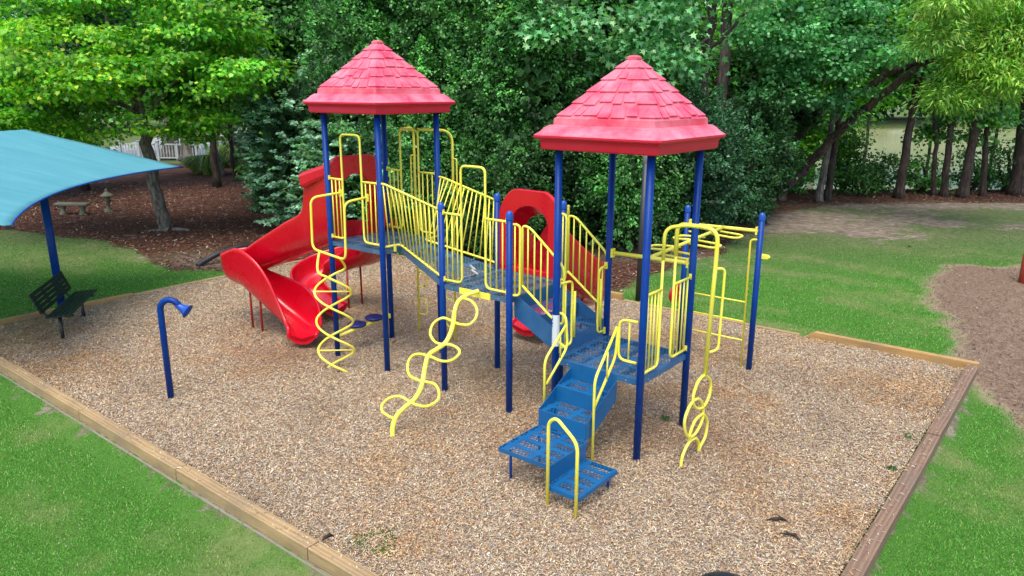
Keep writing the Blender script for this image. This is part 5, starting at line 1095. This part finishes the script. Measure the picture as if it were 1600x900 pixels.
# willow-leaved oak over the right edge
b10 = Vector((22.5, 26.0, 0))
tree('willow_oak_tree', b10, [([b10, b10+Vector((-0.3, 0, 4)), b10+Vector((-0.8, 0, 8)), b10+Vector((-1, 0, 11))], 0.35, 0.2)], [([b10+Vector((-0.5, 0, 6)), AT(1640, 20, 25), AT(1560, 40, 24.5), AT(1490, 60, 24)], 0.12, 0.03), ([b10+Vector((-0.4, 0, 5)), AT(1620, 110, 25), AT(1540, 120, 24.5)], 0.09, 0.02)],
     spread(51, 26, (1450, 1640, -20, 70), (23, 25), 0.55, 0.22)+spread(52, 22, (1480, 1640, 60, 130), (23, 25), 0.50, 0.20, (), (1.1, 1.05, 1))+spread(53, 12, (1445, 1590, 125, 165), (23.5, 25), 0.36, 0.14, (), (0.9, 0.95, 1)),
     'willow-leaved oak with yellow-green drooping twigs in the upper right corner', seed=160, crown_args=dict(WILO, nclump=950))
# mid-distance wood right of centre and along the near left bank of the pond
for i, (px, Y, h, r, A, tx) in enumerate(((1090, 40, 13, 4.0, WGRN, 'behind the sweetgum trunk'), (1180, 44, 13, 4.2, WGRN, 'behind the grey pine trunks'), (1270, 48, 15, 3.8, WGRN, 'above the twin trunks'), (1235, 38, 9, 2.2, WGRN, 'with light leaves beside the slanting trunks'))):
    simple('woodland_tree', px, 250, Y, h, r, dict(A, size=0.20, sig=(0.45, 0.14), inner=0.02, pal=[(0.08, 0.32, 0.03), (0.16, 0.46, 0.04), (0.30, 0.60, 0.06)]), 'woodland tree '+tx, 170+i, n=330, cz=0.52 if i == 0 else 0.66, rzs=0.8 if i == 0 else 0.5, group=GW)  # brightened palette: backlit glow put into the leaf colour
for i, (px, Y, tx) in enumerate(((1350, 44, 'over the left of the water'), (1450, 46, 'over the middle of the water'), (1550, 44, 'over the right of the water'), (1650, 40, 'past the right edge of the photo'))):
    simple('woodland_tree', px, 250, Y, 13, 4.0, dict(WGRN, size=0.20, sig=(0.45, 0.14), inner=0.02, pal=[(0.08, 0.32, 0.03), (0.16, 0.46, 0.04), (0.30, 0.60, 0.06)]), 'woodland tree whose crown hangs '+tx, 180+i, n=330, cz=0.74, rzs=0.45, group=GW, rt=0.10)  # same palette with the backlit glow in the leaf colour

# far shore wood as one mass
rs = np.random.RandomState(5); fb = []
for k in range(110):
    x = rs.uniform(10, 210); y = 116+rs.uniform(0, 14)-max(0, x-110)*0.5; fb.append((x, y, rs.uniform(1.5, 12), rs.uniform(4, 7), 4, rs.uniform(2.2, 4.0), (1.0, 1.0, 1.0) if rs.rand() < .6 else (1.6, 1.35, 1.1)))
V, Cc = crown(rs, fb, nclump=4000, per=22, size=0.9, tpl=DIAM, pal=[(0.04, 0.16, 0.03), (0.08, 0.24, 0.05), (0.03, 0.11, 0.03)], wts=[4, 3, 3], sig=(1.0, 0.5), inner=0.5)
o = npmesh('far_woods', V, 4, LEAF, Cc); tag(o, 'green wood along the far shore of the pond', 'woods', kind='stuff')
# left horizon wood
fb = []
for k in range(60):
    x = rs.uniform(-150, 20); y = 112+rs.uniform(0, 14); fb.append((x, y, rs.uniform(1.5, 13), rs.uniform(4, 7), 4, rs.uniform(2.2, 4.0)))
V, Cc = crown(rs, fb, nclump=1900, per=22, size=0.9, tpl=DIAM, pal=[(0.03, 0.12, 0.03), (0.05, 0.18, 0.04)], wts=[1, 1], sig=(1.0, 0.5), inner=0.5)
o = npmesh('horizon_woods', V, 4, LEAF, Cc); tag(o, 'far green wood behind the patio and the evergreens', 'woods', kind='stuff')

# pond
m, t, p, o = nmat('pond_water'); v = coords(t, (1, 0.35, 1)); n1 = noise(t, v, 1.6, 5, 0.6); n2 = noise(t, coords(t), 0.06, 4, 0.6)
t.links.new(ramp(t, n2.outputs[0], [(0.35, (0.26, 0.29, 0.12)), (0.6, (0.36, 0.38, 0.18))]), p.inputs['Base Color']); p.inputs['Roughness'].default_value = 0.2; bump(t, p, n1.outputs[0], 0.25, 0.05)  # olive base colour stands in for reflections of the bright trees
b = MB(); b.add([(-4, 34.5, -1.0), (400, 34.5, -1.0), (400, 116, -1.0), (-4, 116, -1.0)], [(0, 1, 2, 3)]); wt = b.build('pond', m); tag(wt, 'still olive-green pond behind the lakeside trees', 'water', kind='structure')

# patio, railing, ornamental grasses on the far left
m, t, p, o = nmat('pale_concrete'); n1 = noise(t, coords(t), 0.6, 6, 0.7); t.links.new(ramp(t, n1.outputs[0], [(0.3, (0.22, 0.23, 0.23)), (0.7, (0.34, 0.35, 0.35))]), p.inputs['Base Color']); p.inputs['Roughness'].default_value = 0.8
b = MB(); b.prism([(-29, 49.5, 0.0), (-19.5, 49.0, 0.0), (-21.5, 66, 0.0), (-22, 84, 0.0), (-34, 84, 0.0)], (0, 0, 0.12)); o = b.build('patio', m); tag(o, 'pale concrete patio beyond the straw bed', 'patio', kind='structure')
def railing(name, p, q, label, n):
    p, q = Vector(p), Vector(q); e = empty(name, p, atan2((q-p).y, (q-p).x)); tag(e, label, 'railing', 'white railings round the patio'); L = (q-p).length
    b = MB(); b.box((L/2, 0, 1.0), (L, 0.08, 0.09)); b.box((L/2, 0, 0.18), (L, 0.06, 0.08)); b.build('rail', WHITE, e)
    b = MB(); k = 0.0
    while k < L: b.box((k, 0, 0.58), (0.045, 0.04, 0.80)); k += 0.19
    b.build('balusters', WHITE, e)
    for i in range(n+1):
        b = MB(); x = L*i/n; b.box((x, 0, 0.58), (0.14, 0.14, 1.16)); b.box((x, 0, 1.19), (0.19, 0.19, 0.05)); b.build('post', WHITE, e)
railing('railing', (-24.5, 47.5, 0), (-18.3, 46.9, 0), 'white railing beside the pale trunks on the far side of the straw', 5)
railing('railing', (-18.1, 47.2, 0), (-20.2, 66, 0), 'white railing running away along the patio, seen past the slanting limb', 7)
CH = tag(empty('patio_chair', (-22.6, 55, 0.12), 0.4), 'grey patio chair nearest the railing', 'chair', 'chairs on the patio')
b = MB(); b.box((0, 0, 0.42), (0.5, 0.5, 0.05)); b.build('seat', DARKP, CH); b = MB(); b.box((0, 0.24, 0.70), (0.5, 0.04, 0.5), rx=-0.15); b.build('backrest', DARKP, CH)
for sx in (-.22, .22):
    for sy in (-.22, .22): b = MB(); b.tube([(sx, sy, 0), (sx, sy, 0.42)], 0.02, 6); b.build('leg', DARKP, CH)
for i, (x, y, rz, lab) in enumerate(((-24.0, 58.5, 2.0, 'grey patio chair in the middle of the patio'), (-25.4, 63, 1.0, 'grey patio chair farthest across the patio'))):
    r_ = CH.copy(); COL.objects.link(r_); r_.location = (x, y, 0.12); r_.rotation_euler = (0, 0, rz); r_['label'] = lab
    for c_ in CH.children:
        d_ = c_.copy(); COL.objects.link(d_); d_.parent = r_
def tuft(x, y, r, h, label, seed, cols=((0.16, 0.28, 0.05), (0.26, 0.36, 0.09), (0.09, 0.2, 0.04)), name='ornamental_grass', n=1500, group='ornamental grasses at the edge of the straw', w=0.03):
    rs = np.random.RandomState(seed); a = rs.rand(n)*2*pi; q = rs.rand(n)**0.5*r*0.35; out = rs.uniform(0.2, 1.0, n)*r*(0.45+0.55*np.abs(np.sin(a*1.5+seed)))
    P = np.stack([np.cos(a)*q, np.sin(a)*q, np.zeros(n)], -1); M = P+np.stack([np.cos(a)*out*0.4, np.sin(a)*out*0.4, h*rs.uniform(0.7, 1.0, n)], -1); T = P+np.stack([np.cos(a)*out, np.sin(a)*out, h*rs.uniform(0.2, 0.75, n)], -1)
    s = np.stack([-np.sin(a), np.cos(a), np.zeros(n)], -1)*w
    V = np.stack([P-s, P+s, M+s*0.8, M-s*0.8, M-s*0.8, M+s*0.8, T+s*0.1, T-s*0.1], 1).reshape(-1, 3)
    cc = palette(cols, [1]*len(cols), n, rs, 0.2); o = npmesh(name, V, 4, LEAF, np.repeat(cc, 2, 0)); o.location = (x, y, 0); tag(o, label, 'grass plant', group); return o
for i, (px, py, r, h, tx) in enumerate(((310, 272, 0.9, 0.9, 'leftmost of the row beside the pale trunk'), (328, 274, 1.0, 1.0, 'left of the leaning young tree'), (346, 262, 1.0, 1.2, 'behind the foot of the leaning young tree'), (372, 262, 1.2, 1.4, 'tall, behind the slender upright trunk'), (388, 272, 1.1, 1.2, 'yellow-green, against the feathery shrub'), (355, 245, 1.2, 1.3, 'farthest of the row, next to the railing'))):
    g_ = GP(px, py); tuft(g_.x, g_.y, r, h, 'arching ornamental grass clump, '+tx, 200+i)
# small weeds in the chips
for i, (px, py, r, lab) in enumerate(((585, 850, 0.30, 'patch of thin green weeds in the chips near the bottom edge'), (1040, 655, 0.09, 'tiny green weed between the ring climber and the low tower'), (1420, 683, 0.10, 'tiny green weed beside the right border timber'), (1395, 733, 0.07, 'tiniest green weed halfway down the right border'))):
    g_ = GP(px, py); tuft(g_.x, g_.y, r, 0.05 if i else 0.035, lab, 220+i, cols=((0.05, 0.13, 0.03), (0.08, 0.17, 0.04)), name='weed', n=70 if i else 420, group='weeds growing in the wood chips', w=0.006)
# twigs and dark bark lumps on the chips
for i, (px, py, L, lab) in enumerate(((1215, 815, 0.22, 'dark curled bark piece in the chips near the lower right, upper of two'), (1238, 840, 0.26, 'dark curled bark piece in the chips near the lower right, lower of two'), (512, 845, 0.16, 'dark twig lying beside the near left border'), (1420, 385, 0.30, 'dark fallen twig on the thin grass at the right'))):
    g_ = GP(px, py); b = MB(); rs = np.random.RandomState(i+300)
    a = rs.rand()*6; b.tube([(-cos(a)*L*0.5, -sin(a)*L*0.3, 0.02), (-cos(a)*L*0.2, -sin(a)*L*0.1+0.02, 0.035), (cos(a+.3)*L*0.2, sin(a+.3)*L*0.1, 0.03), (cos(a+.5)*L*0.5, sin(a+.5)*L*0.3, 0.02)], 0, 6, rs=[0.005, 0.020, 0.016, 0.005])
    o = b.build('bark_piece', BARKD); o.location = (g_.x, g_.y, 0.01); tag(o, lab, 'bark', 'dark twigs and bark pieces on the ground')
